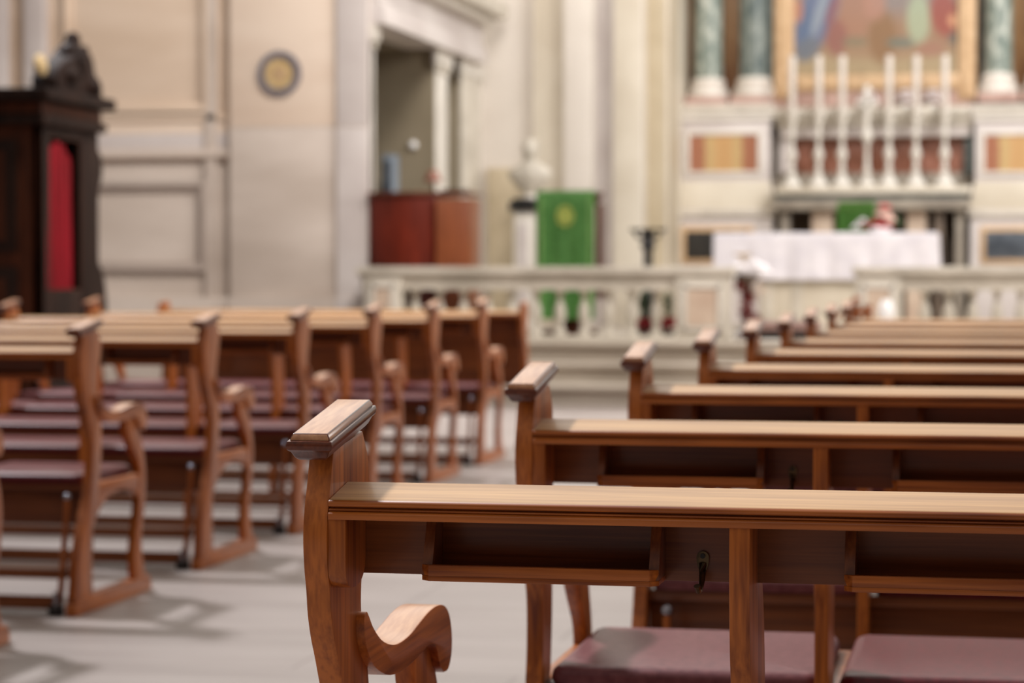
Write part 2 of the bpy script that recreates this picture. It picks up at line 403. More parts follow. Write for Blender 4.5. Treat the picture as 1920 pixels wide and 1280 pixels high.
# narrow ribs at far left
b = MB()
for x0, x1 in ((-60, 20), (52, 92)):
    a0 = at(x0, 0, YB)[0]; a1 = at(x1, 0, YB)[0]; b.box(a0, a1, YB - .12, YB, 2.3, TOP, M['pale'])
struct(b.build('trim_5', bevel=.02))
X415 = at(408, 0, YB)[0]
b = MB(); b.box(X415 - .12, X415, YB - .05, YB, Z1, TOP, M['wall_low']); struct(b.build('trim_6', bevel=.01))

# chancel side wall with the portal opening
ysl = lambda x: atX(x, 300, XC)[0]
Yo0, Yo1, Yg0, Yg1 = ysl(701), ysl(815), ysl(838), ysl(862)
ZL = atX(713, 52, XC)[1]
YEND = 26.2
XR = XC - .9
b = MB()
b.box(XC - .3, XC, YW + .02, Yo0, 0, TOP, M['pale'])
b.box(XC - .02, XC, Yo1 + .02, Yg0, 0, ZL, M['pale'])
b.box(XC - .02, XC, Yg1 + .02, YEND, 0, ZL, M['chancel'])
b.box(XC - .3, XC, Yo0, YEND, ZL, TOP, M['chancel'])
struct(b.build('wall_left', bevel=.006))
b = MB()
b.box(XR - .4, XC - .001, Yo1, Yo1 + .3, 0, ZL + .3, M['niche'])        # far reveal of the opening
b.box(XR - 1.6, XR - 1.5, Yo0, Yg1 + .3, 0, ZL + .3, M['dark_stone'])
b.box(XR - 1.5, XC - .3, Yo0, Yg1 + .3, ZL, ZL + .12, M['niche'])
b.box(XR - 1.5, XC - .001, Yg1, Yg1 + .2, 0, ZL, M['niche'])
b.box(XR - 1.5, XC - .3, Yo0 + .01, Yo0 + .06, 0, ZL, M['niche'])
struct(b.build('wall_portal_recess'))
# portal surround: pilasters, capitals, entablature
b = MB()
b.box(XC, XC + .012, YW + .1, Yo0 - .02, ZP, ZL - .2, M['white_marble'])
for y0, y1 in ((YW + .06, Yo0 + .02), (Yo1 - .05, Yg0 + .05), (Yg1 - .05, ysl(900))):
    b.box(XC, XC + .03, y0, y1, ZL - .22, ZL - .15, M['rail']); b.box(XC, XC + .05, y0 - .04, y1 + .04, ZL - .15, ZL, M['white_marble'])
b.box(XC, XC + .008, Yo1 + .02, Yg0, ZP, ZL - .22, M['white_marble'])
b.box(XC, XC + .03, Yg1, ysl(896), ZP, ZL - .22, M['rail'])
b.box(XC, XC + .14, YW + .02, YEND - .4, ZL, ZL + .18, M['pale'])
b.box(XC, XC + .10, YW + .02, YEND - .4, ZL + .18, ZL + .42, M['pale'])
b.box(XC, XC + .24, YW + .02, YEND - .4, ZL + .42, ZL + .50, M['white_marble'])
b.box(XC, XC + .36, YW + .02, YEND - .3, ZL + .50, ZL + .66, M['rail'])
struct(b.build('trim_7', bevel=.012))
# chancel back wall, left part, with pilasters
b = MB()
xa = XC - .3; X = lambda x, Y: at(x, 300, Y)[0]
b.box(xa, X(1240, YEND), YEND, YEND + .5, 0, 6, M['chancel'])
b.box(X(1000, YEND), X(1062, YEND), YEND - .10, YEND, ZP, 6, M['cream'])
b.box(X(1062, YEND), X(1118, YEND), YEND - .22, YEND, ZP, 6, M['chancel'])
b.box(X(1118, YEND), X(1156, YEND), YEND - .16, YEND, ZP, 6, M['pale'])
b.box(X(1156, YEND), X(1212, YEND), YEND - .30, YEND, ZP, 6, M['cream'])
b.box(X(1212, YEND), X(1255, YEND), YEND - .10, YEND + .5, ZP, 6, M['tan'])
b.box(X(1190, YEND + .5), X(1262, YEND + 1), YEND + .5, 28.8, ZP, 6, M['cream'])
struct(b.build('wall_back', bevel=.02))
b = MB()
b.box(X(915, YEND), X(990, YEND), YEND - .06, YEND, ZP, at(900, 315, YEND)[1], M['tan'])
struct(b.build('trim_8', bevel=.01))

# ------------------------------------------------------------------ pews
LP = 2.40            # centre-to-centre of the two end frames
T = .029             # thickness of an end frame
rear = [(.03, .915), (.018, .88), (.006, .85), (0, .817), (.004, .782), (.012, .754), (.018, .725), (.031, .695), (.050, .665), (.086, .60), (.102, .55), (.098, .46), (.066, .36), (.012, .27), (-.025, .18), (-.042, .09), (-.05, .05)]
front = [(.11, .05), (.105, .12), (.102, .22), (.125, .32), (.165, .40), (.185, .50), (.190, .58), (.188, .62), (.172, .67), (.154, .71), (.156, .752), (.172, .80), (.190, .85), (.192, .88), (.180, .905), (.160, .93)]
def end_post_mesh(x):
    b = MB(); b.prism(cr_curve(rear) + cr_curve(front), x - T / 2, x + T / 2, M['wood_z']); return b
def cap_mesh(x):
    b = MB()
    # moulded cap, higher towards the altar: lofted along y
    def ring(y, hw_list, dz):
        pts = []
        for hw, z in hw_list: pts.append((x + hw, y, z + dz))
        for hw, z in hw_list[::-1]: pts.append((x - hw, y, z + dz))
        return pts
    low = [(.0155, 0), (.0195, .004), (.023, .011), (.0265, .014), (.0275, .019), (.0265, .024)]
    top = [(.0235, .024), (.0235, .0275), (.0205, .0325)]
    ys = [(-.018, .0), (.178, .0)]
    sl = lambda y: .906 + .17 * (y + .018) * .92
    endp = [(y0, s_) for y0, s_ in ((-.004, 'a'),)]
    L0, L1 = -.024, .178
    # lower moulding with undercut ends
    rings = []
    for i, (hw, dz) in enumerate(low):
        ext = hw - .0275
        y0, y1 = L0 - ext * 1.15 , L1 + ext * 1.15
        rings.append([(x - hw, y0, sl(y0) + dz), (x + hw, y0, sl(y0) + dz), (x + hw, y1, sl(y1) + dz), (x - hw, y1, sl(y1) + dz)])
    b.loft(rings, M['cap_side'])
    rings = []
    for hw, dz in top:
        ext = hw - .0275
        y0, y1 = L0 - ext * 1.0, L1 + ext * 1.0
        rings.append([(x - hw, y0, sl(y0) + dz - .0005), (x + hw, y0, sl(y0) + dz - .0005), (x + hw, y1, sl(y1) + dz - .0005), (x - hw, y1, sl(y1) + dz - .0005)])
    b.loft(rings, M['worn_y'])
    return b
armtop = [(.127, .703), (.131, .710), (.140, .7125), (.151, .705), (.172, .688), (.210, .668), (.256, .655), (.30, .650), (.357, .652), (.41, .660), (.46, .667), (.51, .669), (.555, .663), (.585, .647), (.600, .622), (.602, .60), (.594, .582), (.577, .571), (.553, .571)]
armbot = [(.535, .578), (.522, .592), (.512, .607), (.495, .618), (.46, .622), (.42, .618), (.36, .613), (.30, .612), (.25, .617), (.21, .627), (.172, .642), (.145, .662), (.130, .684)]
def arm_mesh(x):
    b = MB(); b.prism(cr_curve(armtop, 4) + cr_curve(armbot, 4)[1:], x - .025, x + .025, M['wood_y'])
    b.bm.faces.ensure_lookup_table()
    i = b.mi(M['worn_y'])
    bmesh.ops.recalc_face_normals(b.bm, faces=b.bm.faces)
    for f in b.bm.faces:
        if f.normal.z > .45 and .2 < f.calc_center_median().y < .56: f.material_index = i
    return b
legr = [(.424, .615), (.434, .57), (.480, .52), (.552, .45), (.556, .38), (.545, .30), (.518, .22), (.500, .14), (.505, .08), (.515, .04)]
legf = [(.612, .04), (.592, .09), (.572, .15), (.575, .22), (.602, .30), (.613, .38), (.606, .45), (.580, .52), (.550, .57), (.525, .615)]
def leg_mesh(x):
    b = MB(); b.prism(cr_curve(legr) + cr_curve(legf), x - .014, x + .014, M['wood_z']); return b
def rail_mesh(x):
    b = MB()
    lo = cr_curve([(.115, .27), (.155, .31), (.22, .350), (.30, .372), (.42, .376), (.50, .362), (.556, .33)])
    b.prism([(.556, .418), (.13, .418)] + lo, x - .012, x + .012, M['wood_y']); return b
def runner_mesh(x):
    b = MB(); b.prism([(-.055, 0), (.655, 0), (.655, .035), (.63, .055), (-.035, .055), (-.055, .035)], x - .019, x + .019, M['wood_y']); return b

def ledge_mesh(x0, x1):
    b = MB()
    # sloping book ledge: worn top, two mouldings along its rear edge
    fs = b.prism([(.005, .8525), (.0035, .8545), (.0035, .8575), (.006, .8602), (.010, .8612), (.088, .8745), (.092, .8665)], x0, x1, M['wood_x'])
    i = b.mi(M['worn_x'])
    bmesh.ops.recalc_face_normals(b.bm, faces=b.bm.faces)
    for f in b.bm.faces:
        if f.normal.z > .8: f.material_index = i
    b.prism([(.012, .8525), (.092, .8665), (.092, .862), (.012, .8495)], x0, x1, M['wood_x'])
    b.prism([(.007, .8502), (.0055, .8488), (.007, .8472), (.09, .858), (.09, .862)], x0, x1, M['wood_x'])
    b.prism([(.004, .8465), (.092, .860), (.092, .850), (.002, .8375), (.0015, .8445)], x0, x1, M['wood_x'])
    return b
def tray(root, cx, wdt=.277):
    t = MB(); z0 = .766
    h = wdt / 2
    # bottom board with mitred lip
    t.prism([(cx - h, .040), (cx - h + .010, .030), (cx + h - .010, .030), (cx + h, .040), (cx + h, .0965), (cx - h, .0965)], z0, z0 + .006, M['wood_x'], 'z')
    t.prism([(cx - h, .040), (cx - h + .010, .030), (cx + h - .010, .030), (cx + h, .040)], z0 + .006, z0 + .0185, M['wood_x'], 'z')
    tb = t.build('book_tray', parent=root, bevel=.0008)
    for sx in (-1, 1):
        s_ = MB(); xo = cx + sx * h
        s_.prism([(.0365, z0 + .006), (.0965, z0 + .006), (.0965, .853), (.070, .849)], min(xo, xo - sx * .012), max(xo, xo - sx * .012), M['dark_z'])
        s_.build('tray_side', parent=tb, bevel=.0008)
    return tb
def hook(root, x):
    y = .097; x += .005
    h = MB()
    prof = []
    for k in range(24):
        a = 2 * math.pi * k / 24; sa = math.sin(a)
        prof.append((x + .0072 * math.cos(a) * (1 if sa > 0 else .80 + .20 * math.cos(a) ** 2), .793 + .0075 * sa * (1 if sa > 0 else 2.6)))
    h.prism(prof, y - .003, y + .0005, M['metal'], 'y')
    h.tube([(x, y - .002, .786), (x, y - .006, .776), (x, y - .012, .766), (x - .001, y - .020, .757), (x - .002, y - .028, .757), (x - .003, y - .032, .764)], [.0048, .004, .0034, .003, .003, .004], M['metal'], 8)
    h.tube([(x, y - .001, .795), (x, y - .0048, .795)], .003, M['iron'], 10)
    h.build('coat_hook', parent=root)
def cushion(root, x0, x1, m, y0=.105, y1=.585, z=.4185, h=.033):
    b = MB(); n = 8; r = .03
    def rr(inset, zz):
        pts = []
        for cxx, cyy, a0 in ((x1 - r, y1 - r, 0), (x0 + r, y1 - r, 90), (x0 + r, y0 + r, 180), (x1 - r, y0 + r, 270)):
            for k in range(7):
                a = math.radians(a0 + 15 * k); q = r - inset
                pts.append((cxx + q * math.cos(a), cyy + q * math.sin(a), zz))
        return pts
    rings = [rr(.004, z), rr(.0, z + .004), rr(-.001, z + h * .45), rr(.002, z + h * .7), rr(.008, z + h * .88), rr(.018, z + h)]
    b.loft(rings, m)
    return b.build('seat_cushion', parent=root)
def kneeler(root):
    k = MB(); x0, x1 = -LP / 2 + .05, LP / 2 - .05
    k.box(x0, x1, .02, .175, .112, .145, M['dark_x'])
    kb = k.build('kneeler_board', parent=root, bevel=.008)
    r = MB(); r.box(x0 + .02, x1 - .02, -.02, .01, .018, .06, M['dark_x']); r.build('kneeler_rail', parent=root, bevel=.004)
    for x in (x0 + .012, 0, x1 - .012):
        u = MB(); u.tube([(x, .0, .02), (x, .03, .13), (x, .075, .37)], [.011, .011, .009], M['wood_z'], 10)
        u.ball((x, .075, .378), .014, M['steel'], 2)
        f = u.build('kneeler_arm', parent=root)
        g = MB(); g.lathe([(.024, .001), (.026, .004), (.026, .028), (.018, .034), (.0, .036)], M['rubber'], (x, -.028), 14)
        g.tube([(x, -.028, .03), (x, -.028, .075)], .009, M['steel'], 10)
        g.build('kneeler_foot', parent=f)

def make_pew(kind):
    root = empty('church_pew', (0, 0, 0), 'wooden pew', 'pew')
    h = LP / 2
    for x in (-h, h):
        end_post_mesh(x).build('end_post', parent=root, bevel=.0022)
        cap_mesh(x).build('end_cap', parent=root, bevel=.0012)
        arm_mesh(x).build('armrest', parent=root, bevel=.0015)
        leg_mesh(x).build('front_leg', parent=root, bevel=.002)
        rail_mesh(x).build('seat_bracket', parent=root, bevel=.0015)
        runner_mesh(x).build('base_runner', parent=root, bevel=.003)
        sx = 1 if x < 0 else -1
        b = MB(); xa, xb = sorted((x + sx * T / 2, x + sx * (T / 2 + .021)))
        lo = cr_curve([(.004, .790), (.007, .772), (.018, .760), (.040, .755), (.07, .758), (.088, .768), (.097, .785)], 4)
        b.prism([(.004, .8385)] + lo + [(.097, .853)], xa, xb, M['wood_z']); b.build('corner_block', parent=root, bevel=.001)
    i0, i1 = -h + T / 2, h - T / 2
    ledge_mesh(i0 + .0005, i1 - .0005).build('book_ledge', parent=root, bevel=.0012)
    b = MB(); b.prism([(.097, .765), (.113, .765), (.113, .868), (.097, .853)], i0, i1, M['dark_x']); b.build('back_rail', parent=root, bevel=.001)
    for x in (-h + .490, h - .490):
        b = MB()
        rr_ = [(.004, .838), (.002, .80), (.004, .76), (.010, .70), (.022, .66), (.038, .60), (.045, .54), (.045, .44), (.03, .30), (.012, .16), (0, .0)]
        ff_ = [(.13, .0), (.13, .16), (.15, .30), (.185, .44), (.19, .54), (.19, .60), (.185, .66), (.17, .72), (.15, .764)]
        b.prism(cr_curve(rr_, 4) + cr_curve(ff_, 4) + [(.0965, .765), (.0965, .852)], x - .0115, x + .0115, M['wood_z']); b.build('middle_support', parent=root, bevel=.001)
    for cx in (-h + .256, -h + .742, 0, h - .742, h - .256): tray(root, cx)
    for x in (-h + .433, 0.17, h - .433): hook(root, x)
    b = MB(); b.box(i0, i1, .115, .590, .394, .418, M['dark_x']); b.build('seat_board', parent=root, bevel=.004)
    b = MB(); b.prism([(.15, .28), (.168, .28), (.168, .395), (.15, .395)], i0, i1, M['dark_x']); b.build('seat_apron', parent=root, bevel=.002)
    cushion(root, i0 + .01, -h + .487, M['leather_shading']); cushion(root, -h + .515, h - .515, M['leather']); cushion(root, h - .487, i1 - .01, M['leather'])
    kneeler(root)
    return root

XR_ = -.770 + LP / 2; Y0R = 2.66; SP = 1.242
XL_ = -2.945 - LP / 2; Y0L = 7.385
ordn = ['nearest', 'second', 'third', 'fourth', 'fifth', 'sixth', 'seventh', 'eighth', 'ninth', 'tenth', 'eleventh']
right_labels = ['nearest wooden pew on the right, in sharp focus, with book trays and a coat hook',
    'second wooden pew on the right, burgundy cushions seen under the nearest ledge']
right_labels += ['%s wooden pew from the front of the photo in the right-hand block' % ordn[i] for i in range(2, 8)]
right_labels += ['farthest wooden pew of the right-hand block, nearest the altar steps']
proto = make_pew('r')
proto.location = (XR_, Y0R, 0)
for i in range(9):
    o = proto if i == 0 else copy_tree(proto)
    o.location = (XR_, Y0R + i * SP, 0)
    tag(o, right_labels[i], 'pew', 'pews in the right-hand block')
llab = ['wooden pew at the lower left edge, only its runner end inside the photo',
        'nearest full pew end of the left-hand block, capped post left of the aisle']
llab += ['%s capped pew end from the left in the left-hand block' % ordn[i] for i in (1, 2, 3, 4)]
llab += ['sixth capped pew end of the left block, just behind the front screen']
for i in range(7):
    o = copy_tree(proto)
    o.location = (XL_, Y0L + (i - 1) * SP, 0)
    tag(o, llab[i], 'pew', 'pews in the left-hand block')
# front screen of the left block
sc = empty('kneeling_screen', (XL_, Y0L + 6 * SP, 0), 'solid dark wooden kneeling screen in front of the left pews', 'pew screen')
hh = LP / 2
for x in (-hh, hh):
    end_post_mesh(x).build('end_post', parent=sc, bevel=.002)
    runner_mesh(x).build('base_runner', parent=sc, bevel=.003)
ledge_mesh(-hh + .015, hh - .015).build('book_ledge', parent=sc, bevel=.001)
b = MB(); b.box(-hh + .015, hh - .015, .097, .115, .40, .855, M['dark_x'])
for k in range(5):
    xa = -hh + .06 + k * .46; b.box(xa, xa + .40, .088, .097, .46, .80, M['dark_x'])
b.build('solid_panel', parent=sc, bevel=.004)

# ------------------------------------------------------------------ marble balustrades
YR = 20.80; RD = .26
zt = at(1000, 500, YR)[1]; z2 = at(1000, 522, YR)[1]; z3 = at(1000, 543, YR)[1]
def balustrade(x0, x1, peds, pitch0, label):
    X0 = at(x0, 500, YR)[0]; X1 = at(x1, 500, YR)[0]
    root = empty('marble_balustrade', ((X0 + X1) / 2, YR + RD / 2, ZP), label, 'balustrade')
    ox, oy, oz = root.location
    def P(b, name, **k):
        o = b.build(name, parent=root, **k); o.location = (-ox, -oy, -oz); return o
    b = MB(); b.box(X0 - .02, X1 + .02, YR - .03, YR + RD + .03, z2 + .04, zt, M['rail']); b.box(X0, X1, YR, YR + RD, z2, z2 + .04, M['rail']); P(b, 'top_rail', bevel=.008)
    b = MB(); b.box(X0 + .02, X1 - .02, YR + .03, YR + RD - .03, z3, z2, M['rail']); P(b, 'under_rail', bevel=.003)
    b = MB(); b.box(X0, X1, YR, YR + RD, ZP, ZP + .045, M['rail']); P(b, 'plinth', bevel=.004)
    spans = []
    for a, c in peds:
        Xa = at(a, 500, YR)[0]; Xb = at(c, 500, YR)[0]; spans.append((Xa, Xb))
        b = MB(); b.box(Xa, Xb, YR - .01, YR + RD + .01, ZP + .045, z2, M['rail'])
        for t_ in (.06,):
            za, zb = ZP + .10, z2 - .05
            for (p, q, r_, s_) in ((Xa + .06, Xb - .06, zb - .03, zb), (Xa + .06, Xb - .06, za, za + .03), (Xa + .06, Xa + .09, za, zb), (Xb - .09, Xb - .06, za, zb)):
                b.box(p, q, YR - .03, YR - .01, r_, s_, M['white_marble'])
        pd = P(b, 'pedestal', bevel=.003)
        b = MB(); b.box(Xa + .10, Xb - .10, YR - .016, YR - .01, ZP + .14, z2 - .09, M['rail_pink']); q = b.build('inset_panel', parent=pd)
    base = None; H = z3 - (ZP + .045)
    prof = [(.062, 0), (.062, .035), (.050, .045), (.036, .06), (.046, .075), (.034, .10), (.058, .16), (.066, .20), (.058, .245), (.034, .31), (.026, .345), (.036, .36), (.030, .375), (.048, .405), (.060, .415), (.060, 1)]
    s_ = H / .43
    prof = [((r if r >= .06 and z in (0, .035, .40, 1) else r * .84) * (.9 if r >= .06 else 1), min(z, .43) * s_) for r, z in prof]
    x = pitch0; 
    while x < x1:
        Xb = at(x, 600, YR)[0]
        if Xb < X1 - .05 and not any(a - .06 < Xb < c + .06 for a, c in spans):
            if base is None:
                b = MB(); b.lathe(prof, M['rail'], (0, 0), 16); o = b.build('baluster', parent=root); base = o
            else:
                o = base.copy(); COL.objects.link(o); o.parent = root
            o.location = (Xb - ox, YR + RD / 2 - oy, ZP + .045 - oz)
        x += 45.4
    return root
balustrade(672, 1372, [(684, 752), (1268, 1366)], 773, 'white marble balustrade left of the altar opening, above the steps')
balustrade(1602, 2130, [(1604, 1690), (2060, 2128)], 1733, 'white marble balustrade at the right edge, partly behind the far pews')

# ------------------------------------------------------------------ confessional
CX, CY0, CY1, CZ = -6.25, 15.06, 16.12, 2.34
cf = empty('confessional', (CX, CY0, 0), 'dark carved wooden confessional with a red curtain at the left wall', 'confessional')
def PC(b, name, parent=cf, **k):
    o = b.build(name, parent=parent, **k)
    if parent is cf: o.location = (-CX, -CY0, 0)
    return o
b = MB(); cxl = CX - 1.6
b.box(cxl, CX, CY0, CY0 + .06, .12, 2.1, M['confess'])
b.box(cxl, CX - .5, CY0 + .06, CY1, .12, 2.1, M['carved'])
b.box(CX - .5, CX - .04, CY1 - .10, CY1, .12, 2.1, M['carved'])
b.box(CX - .06, CX, CY0, CY0 + .17, .12, 2.1, M['carved']); b.box(CX - .06, CX, CY1 - .34, CY1, .12, 2.1, M['carved'])
b.box(CX - .06, CX, CY0 + .17, CY1 - .34, 2.02, 2.1, M['carved'])
b.box(CX - .04, CX, CY0 + .17, CY1 - .34, .12, 1.0, M['carved'])
PC(b, 'body', bevel=.006)
b = MB(); b.box(cxl - .02, CX + .04, CY0 - .03, CY1 + .03, 0, .12, M['carved']); b.box(cxl, CX + .02, CY0 - .02, CY1 + .02, .12, .2, M['carved']); PC(b, 'base', bevel=.01)
b = MB(); b.box(cxl - .05, CX + .05, CY0 - .05, CY1 + .05, 2.1, 2.16, M['carved']); b.box(cxl, CX + .02, CY0 - .02, CY1 + .02, 2.16, 2.26, M['confess']); b.box(cxl - .1, CX + .10, CY0 - .10, CY1 + .10, 2.26, CZ, M['carved']); PC(b, 'cornice', bevel=.015)
for z0, z1 in ((.3, 1.15), (1.25, 2.0)):
    b = MB(); b.box(CX - 1.0, CX - .16, CY0 - .022, CY0, z0, z1, M['carved']); b.box(CX - .93, CX - .23, CY0 - .035, CY0 - .02, z0 + .07, z1 - .07, M['confess']); PC(b, 'side_panel', bevel=.006)
# curtain with folds and rounded head
cu = MB(); ya, yb = atX(86, 400, CX)[0], atX(136, 400, CX)[0]; n = 28; zb_ = 1.0
rings_f, rings_b = [], []
vs = []
for j in range(14):
    row = []
    for i in range(n + 1):
        u = i / n; y = ya + (yb - ya) * u
        ztop = 1.80 + .20 * math.sqrt(max(0, 1 - (2 * u - 1) ** 2)); z = zb_ + (ztop - zb_) * j / 13
        row.append(cu.bm.verts.new((CX - .012 + .016 * math.sin(u * math.pi * 9) * (1 - .3 * j / 13), y, z)))
    vs.append(row)
fs = [cu.bm.faces.new((vs[j][i], vs[j][i + 1], vs[j + 1][i + 1], vs[j + 1][i])) for j in range(13) for i in range(n)]
cu.faces(fs, M['red_velvet'])
bmesh.ops.solidify(cu.bm, geom=cu.bm.faces[:], thickness=.004)
tag(PC(cu, 'curtain'), 'crimson velvet curtain')
# scrolled bracket on the far front edge
b = MB()
pts = [(.0, .14), (.10, .16), (.16, .30), (.13, .42), (.17, .56), (.21, .75), (.20, .95), (.13, 1.12), (.05, 1.2), (.03, 1.5), (.07, 1.7), (.13, 1.82), (.10, 1.95), (.0, 2.0)]
b.prism([(CY1 + y, z) for y, z in cr_curve(pts, 4)], CX - .16, CX - .02, M['carved']); PC(b, 'scroll_bracket', bevel=.006)
# carved crest: volute base with a seated figure
b = MB()
q = lambda x, y: atX(x, y, CX)
sil = [(104, 178), (100, 152), (106, 126), (118, 114), (132, 110), (142, 96), (149, 86), (160, 86), (163, 98), (170, 112), (174, 138), (176, 158), (185, 172), (190, 190), (150, 192), (120, 186)]
b.prism([q(*p) for p in sil], CX - .16, CX + .02, M['carved'])
yy, zz = q(154, 76); b.ball((CX - .07, yy, zz), .058, M['carved'], 2, (1, 1, 1.15), .03)
yy, zz = q(148, 116); b.ball((CX - .05, yy, zz), .115, M['carved'], 2, (1, 1, 1.3), .06)
yy, zz = q(128, 140); b.ball((CX - .02, yy, zz), .10, M['carved'], 2, (1, 1.2, .8), .08)
yy, zz = q(170, 165); b.ball((CX - .02, yy, zz), .10, M['carved'], 2, (1, 1, 1), .08)
PC(b, 'carved_crest', bevel=.01)
b = MB(); yy, zz = q(97, 122); b.ball((CX - .08, yy, zz), .075, M['gold_soft'], 2, (.6, 1, 1), .08); tag(PC(b, 'gilt_ornament'), 'small gilded ornament')

# ------------------------------------------------------------------ wall medallion
mx, mz = at(525, 138, YW)
md = empty('mosaic_medallion', (mx, YW, mz), 'round mosaic medallion, gold centre in a grey-blue ring, on the peach wall', 'wall medallion')
def disc(r0, r1, y0, y1, m, name, n=40):
    b = MB(); A = []
    rings = [[(r * math.cos(2 * math.pi * k / n), y, r * math.sin(2 * math.pi * k / n)) for k in range(n)] for r, y in ((r1, y1), (r1, y0), (r0, y0), (r0, y1))]
    R = [[b.bm.verts.new(p) for p in r] for r in rings]; f = []
    for i in range(4):
        a, c = R[i], R[(i + 1) % 4]
        for k in range(n): f.append(b.bm.faces.new((a[k], a[(k + 1) % n], c[(k + 1) % n], c[k])))
    b.faces(f, m); return b.build(name, parent=md)
disc(.145, .205, -.035, 0, M['blue_mosaic'], 'outer_ring')
disc(.001, .145, -.020, 0, M['gold_soft'], 'mosaic_field')
b = MB()
for k in range(8):
    a = k * math.pi / 4; r_ = .12 if k % 2 == 0 else .08
    b.prism([(0, 0), (.03 * math.cos(a + .5), .03 * math.sin(a + .5)), (r_ * math.cos(a), r_ * math.sin(a)), (.03 * math.cos(a - .5), .03 * math.sin(a - .5))], -.026, -.02, M['gold'], 'y')
b.build('star_cross', parent=md)

# ------------------------------------------------------------------ organ-like wooden desk behind the rail
def part(b, name, root, **k):
    o = b.build(name, parent=root, **k); o.location = -root.location; return o
YO = 21.13
Xa = at(691, 400, YO + .05)[0]; Xb = at(815, 400, YO)[0]; Xc = at(884, 400, YO + .2)[0]; ztop = at(740, 366, YO)[1]
og = empty('wooden_pulpit_desk', ((Xa + Xc) / 2, YO + .4, ZP), 'rounded red-brown wooden desk standing behind the left balustrade', 'desk')
b = MB(); arc = []
for k in range(13):
    t_ = k / 12; arc.append((Xa + (Xb - Xa) * t_, YO + .16 * (1 - math.sin(math.pi * (.12 + .76 * t_)))))
b.prism(arc + [(Xb, YO + .6), (Xa, YO + .6)], ZP + .03, ztop, M['organ_red'], 'z'); part(b, 'curved_front', og, bevel=.008)
b = MB(); b.prism([(Xb + .005, YO + .02), (Xc, YO + .16), (Xc, YO + .6), (Xb + .005, YO + .6)], ZP + .03, ztop - .03, M['organ_orange'], 'z'); part(b, 'side_wing', og, bevel=.008)
b = MB(); b.prism([(Xa - .005, YO + .0)] + [(x, y - .03) for x, y in arc] + [(Xc + .02, YO + .15), (Xc + .02, YO + .62), (Xa - .005, YO + .62)], ztop, ztop + .03, M['cap_side'], 'z'); part(b, 'desk_top', og, bevel=.005)
b = MB(); b.box(Xa, Xc, YO + .05 + .1, YO + .58, ZP, ZP + .03, M['carved']); part(b, 'base', og)
# things on the desk
lx, lz = at(812, 340, YO + .4)
t_ = empty('reading_lamp', (lx, YO + .4, ztop + .03), 'small brown reading lamp on the rounded wooden desk', 'lamp')
b = MB(); b.lathe([(.05, 0), (.05, .012), (.012, .02), (.01, .12)], M['metal'], (0, 0), 16); b.build('stand', parent=t_)
b = MB(); b.lathe([(.085, .10), (.085, .11), (.05, .19), (.03, .21), (0, .215)], M['red_marble'], (0, 0), 18); b.build('lamp_shade', parent=t_)
bx = at(852, 350, YO + .35)[0]
b = MB(); b.box(-.12, .12, -.08, .08, 0, .03, M['iron']); b.box(-.11, .115, -.075, .075, .004, .026, M['cloth']); tag(b.build('book', bevel=.003, loc=(bx, YO + .38, ztop + .03)), 'dark closed book lying on the right wing of the desk', 'book')
# pipe-like pale rods and wall lamp seen in the portal
px_ = -6.35
yy, zz = 25.0, 0
b = MB()
X1_, Z1_ = at(725, 290, Yo1 - .5); X2_, Z2_ = at(732, 360, Yo1 - .5)
rk = empty('pale_blue_locker', ((at(714, 0, Yo1 - .6)[0] + at(734, 0, Yo1 - .6)[0]) / 2, Yo1 - .45, ZP), 'narrow pale blue-grey cabinet inside the portal opening', 'cabinet')
wx = (at(734, 0, Yo1 - .6)[0] - at(714, 0, Yo1 - .6)[0]) / 2
b = MB(); b.box(-wx, wx, -.12, .15, .03, Z1_ - ZP, M['blue_grey']); b.build('body', parent=rk, bevel=.005)
b = MB(); b.box(-wx * .8, wx * .8, -.13, -.12, .1, Z1_ - ZP - .06, M['slate']); b.build('door', parent=rk, bevel=.003)
b = MB(); b.box(-wx, wx, -.1, .14, 0, .03, M['iron']); b.build('base', parent=rk)
sxx, szz = at(775, 272, Yo1 - .02)
sw = empty('wall_lamp', (sxx, Yo1 + .02, szz), 'small round white lamp on the olive wall inside the portal', 'lamp')
b = MB(); b.ball((0, -.05, 0), .045, M['glaze'], 2); b.build('globe', parent=sw)
b = MB(); b.box(-.02, .02, -.02, 0, -.02, .02, M['metal']); b.build('bracket', parent=sw)

# ------------------------------------------------------------------ bust on its pedestal
YBU = 25.4
bxc = at(984, 400, YBU)[0]; zcap1 = at(984, 372, YBU)[1]; zcap0 = at(984, 396, YBU)[1]
bp_ = empty('bust_pedestal', (bxc, YBU, ZP), 'white marble pedestal with black top left of the green-draped lectern', 'pedestal')
pw = (at(1001, 0, YBU)[0] - at(967, 0, YBU)[0]) / 2
b = MB(); b.box(-pw, pw, -pw, pw, .10, zcap0 - ZP, M['white_marble']); b.box(-pw * .6, pw * .6, -pw - .01, -pw, .2, zcap0 - ZP - .12, M['pale']); b.build('shaft', parent=bp_, bevel=.006)
b = MB(); b.box(-pw - .05, pw + .05, -pw - .05, pw + .05, 0, .10, M['white_marble']); b.build('plinth', parent=bp_, bevel=.006)
b = MB(); b.box(-pw - .05, pw + .05, -pw - .05, pw + .05, zcap0 - ZP, zcap1 - ZP - .04, M['black_panel']); b.box(-pw - .02, pw + .02, -pw - .02, pw + .02, zcap1 - ZP - .04, zcap1 - ZP, M['black_panel']); tag(b.build('pedestal_top', parent=bp_, bevel=.006), 'black marble top')
bs = empty('marble_bust', (bxc + .06, YBU, zcap1), 'white marble bust of a man on the black-topped pedestal', 'bust')
hgt = at(984, 262, YBU)[1] - zcap1
b = MB(); rings = []
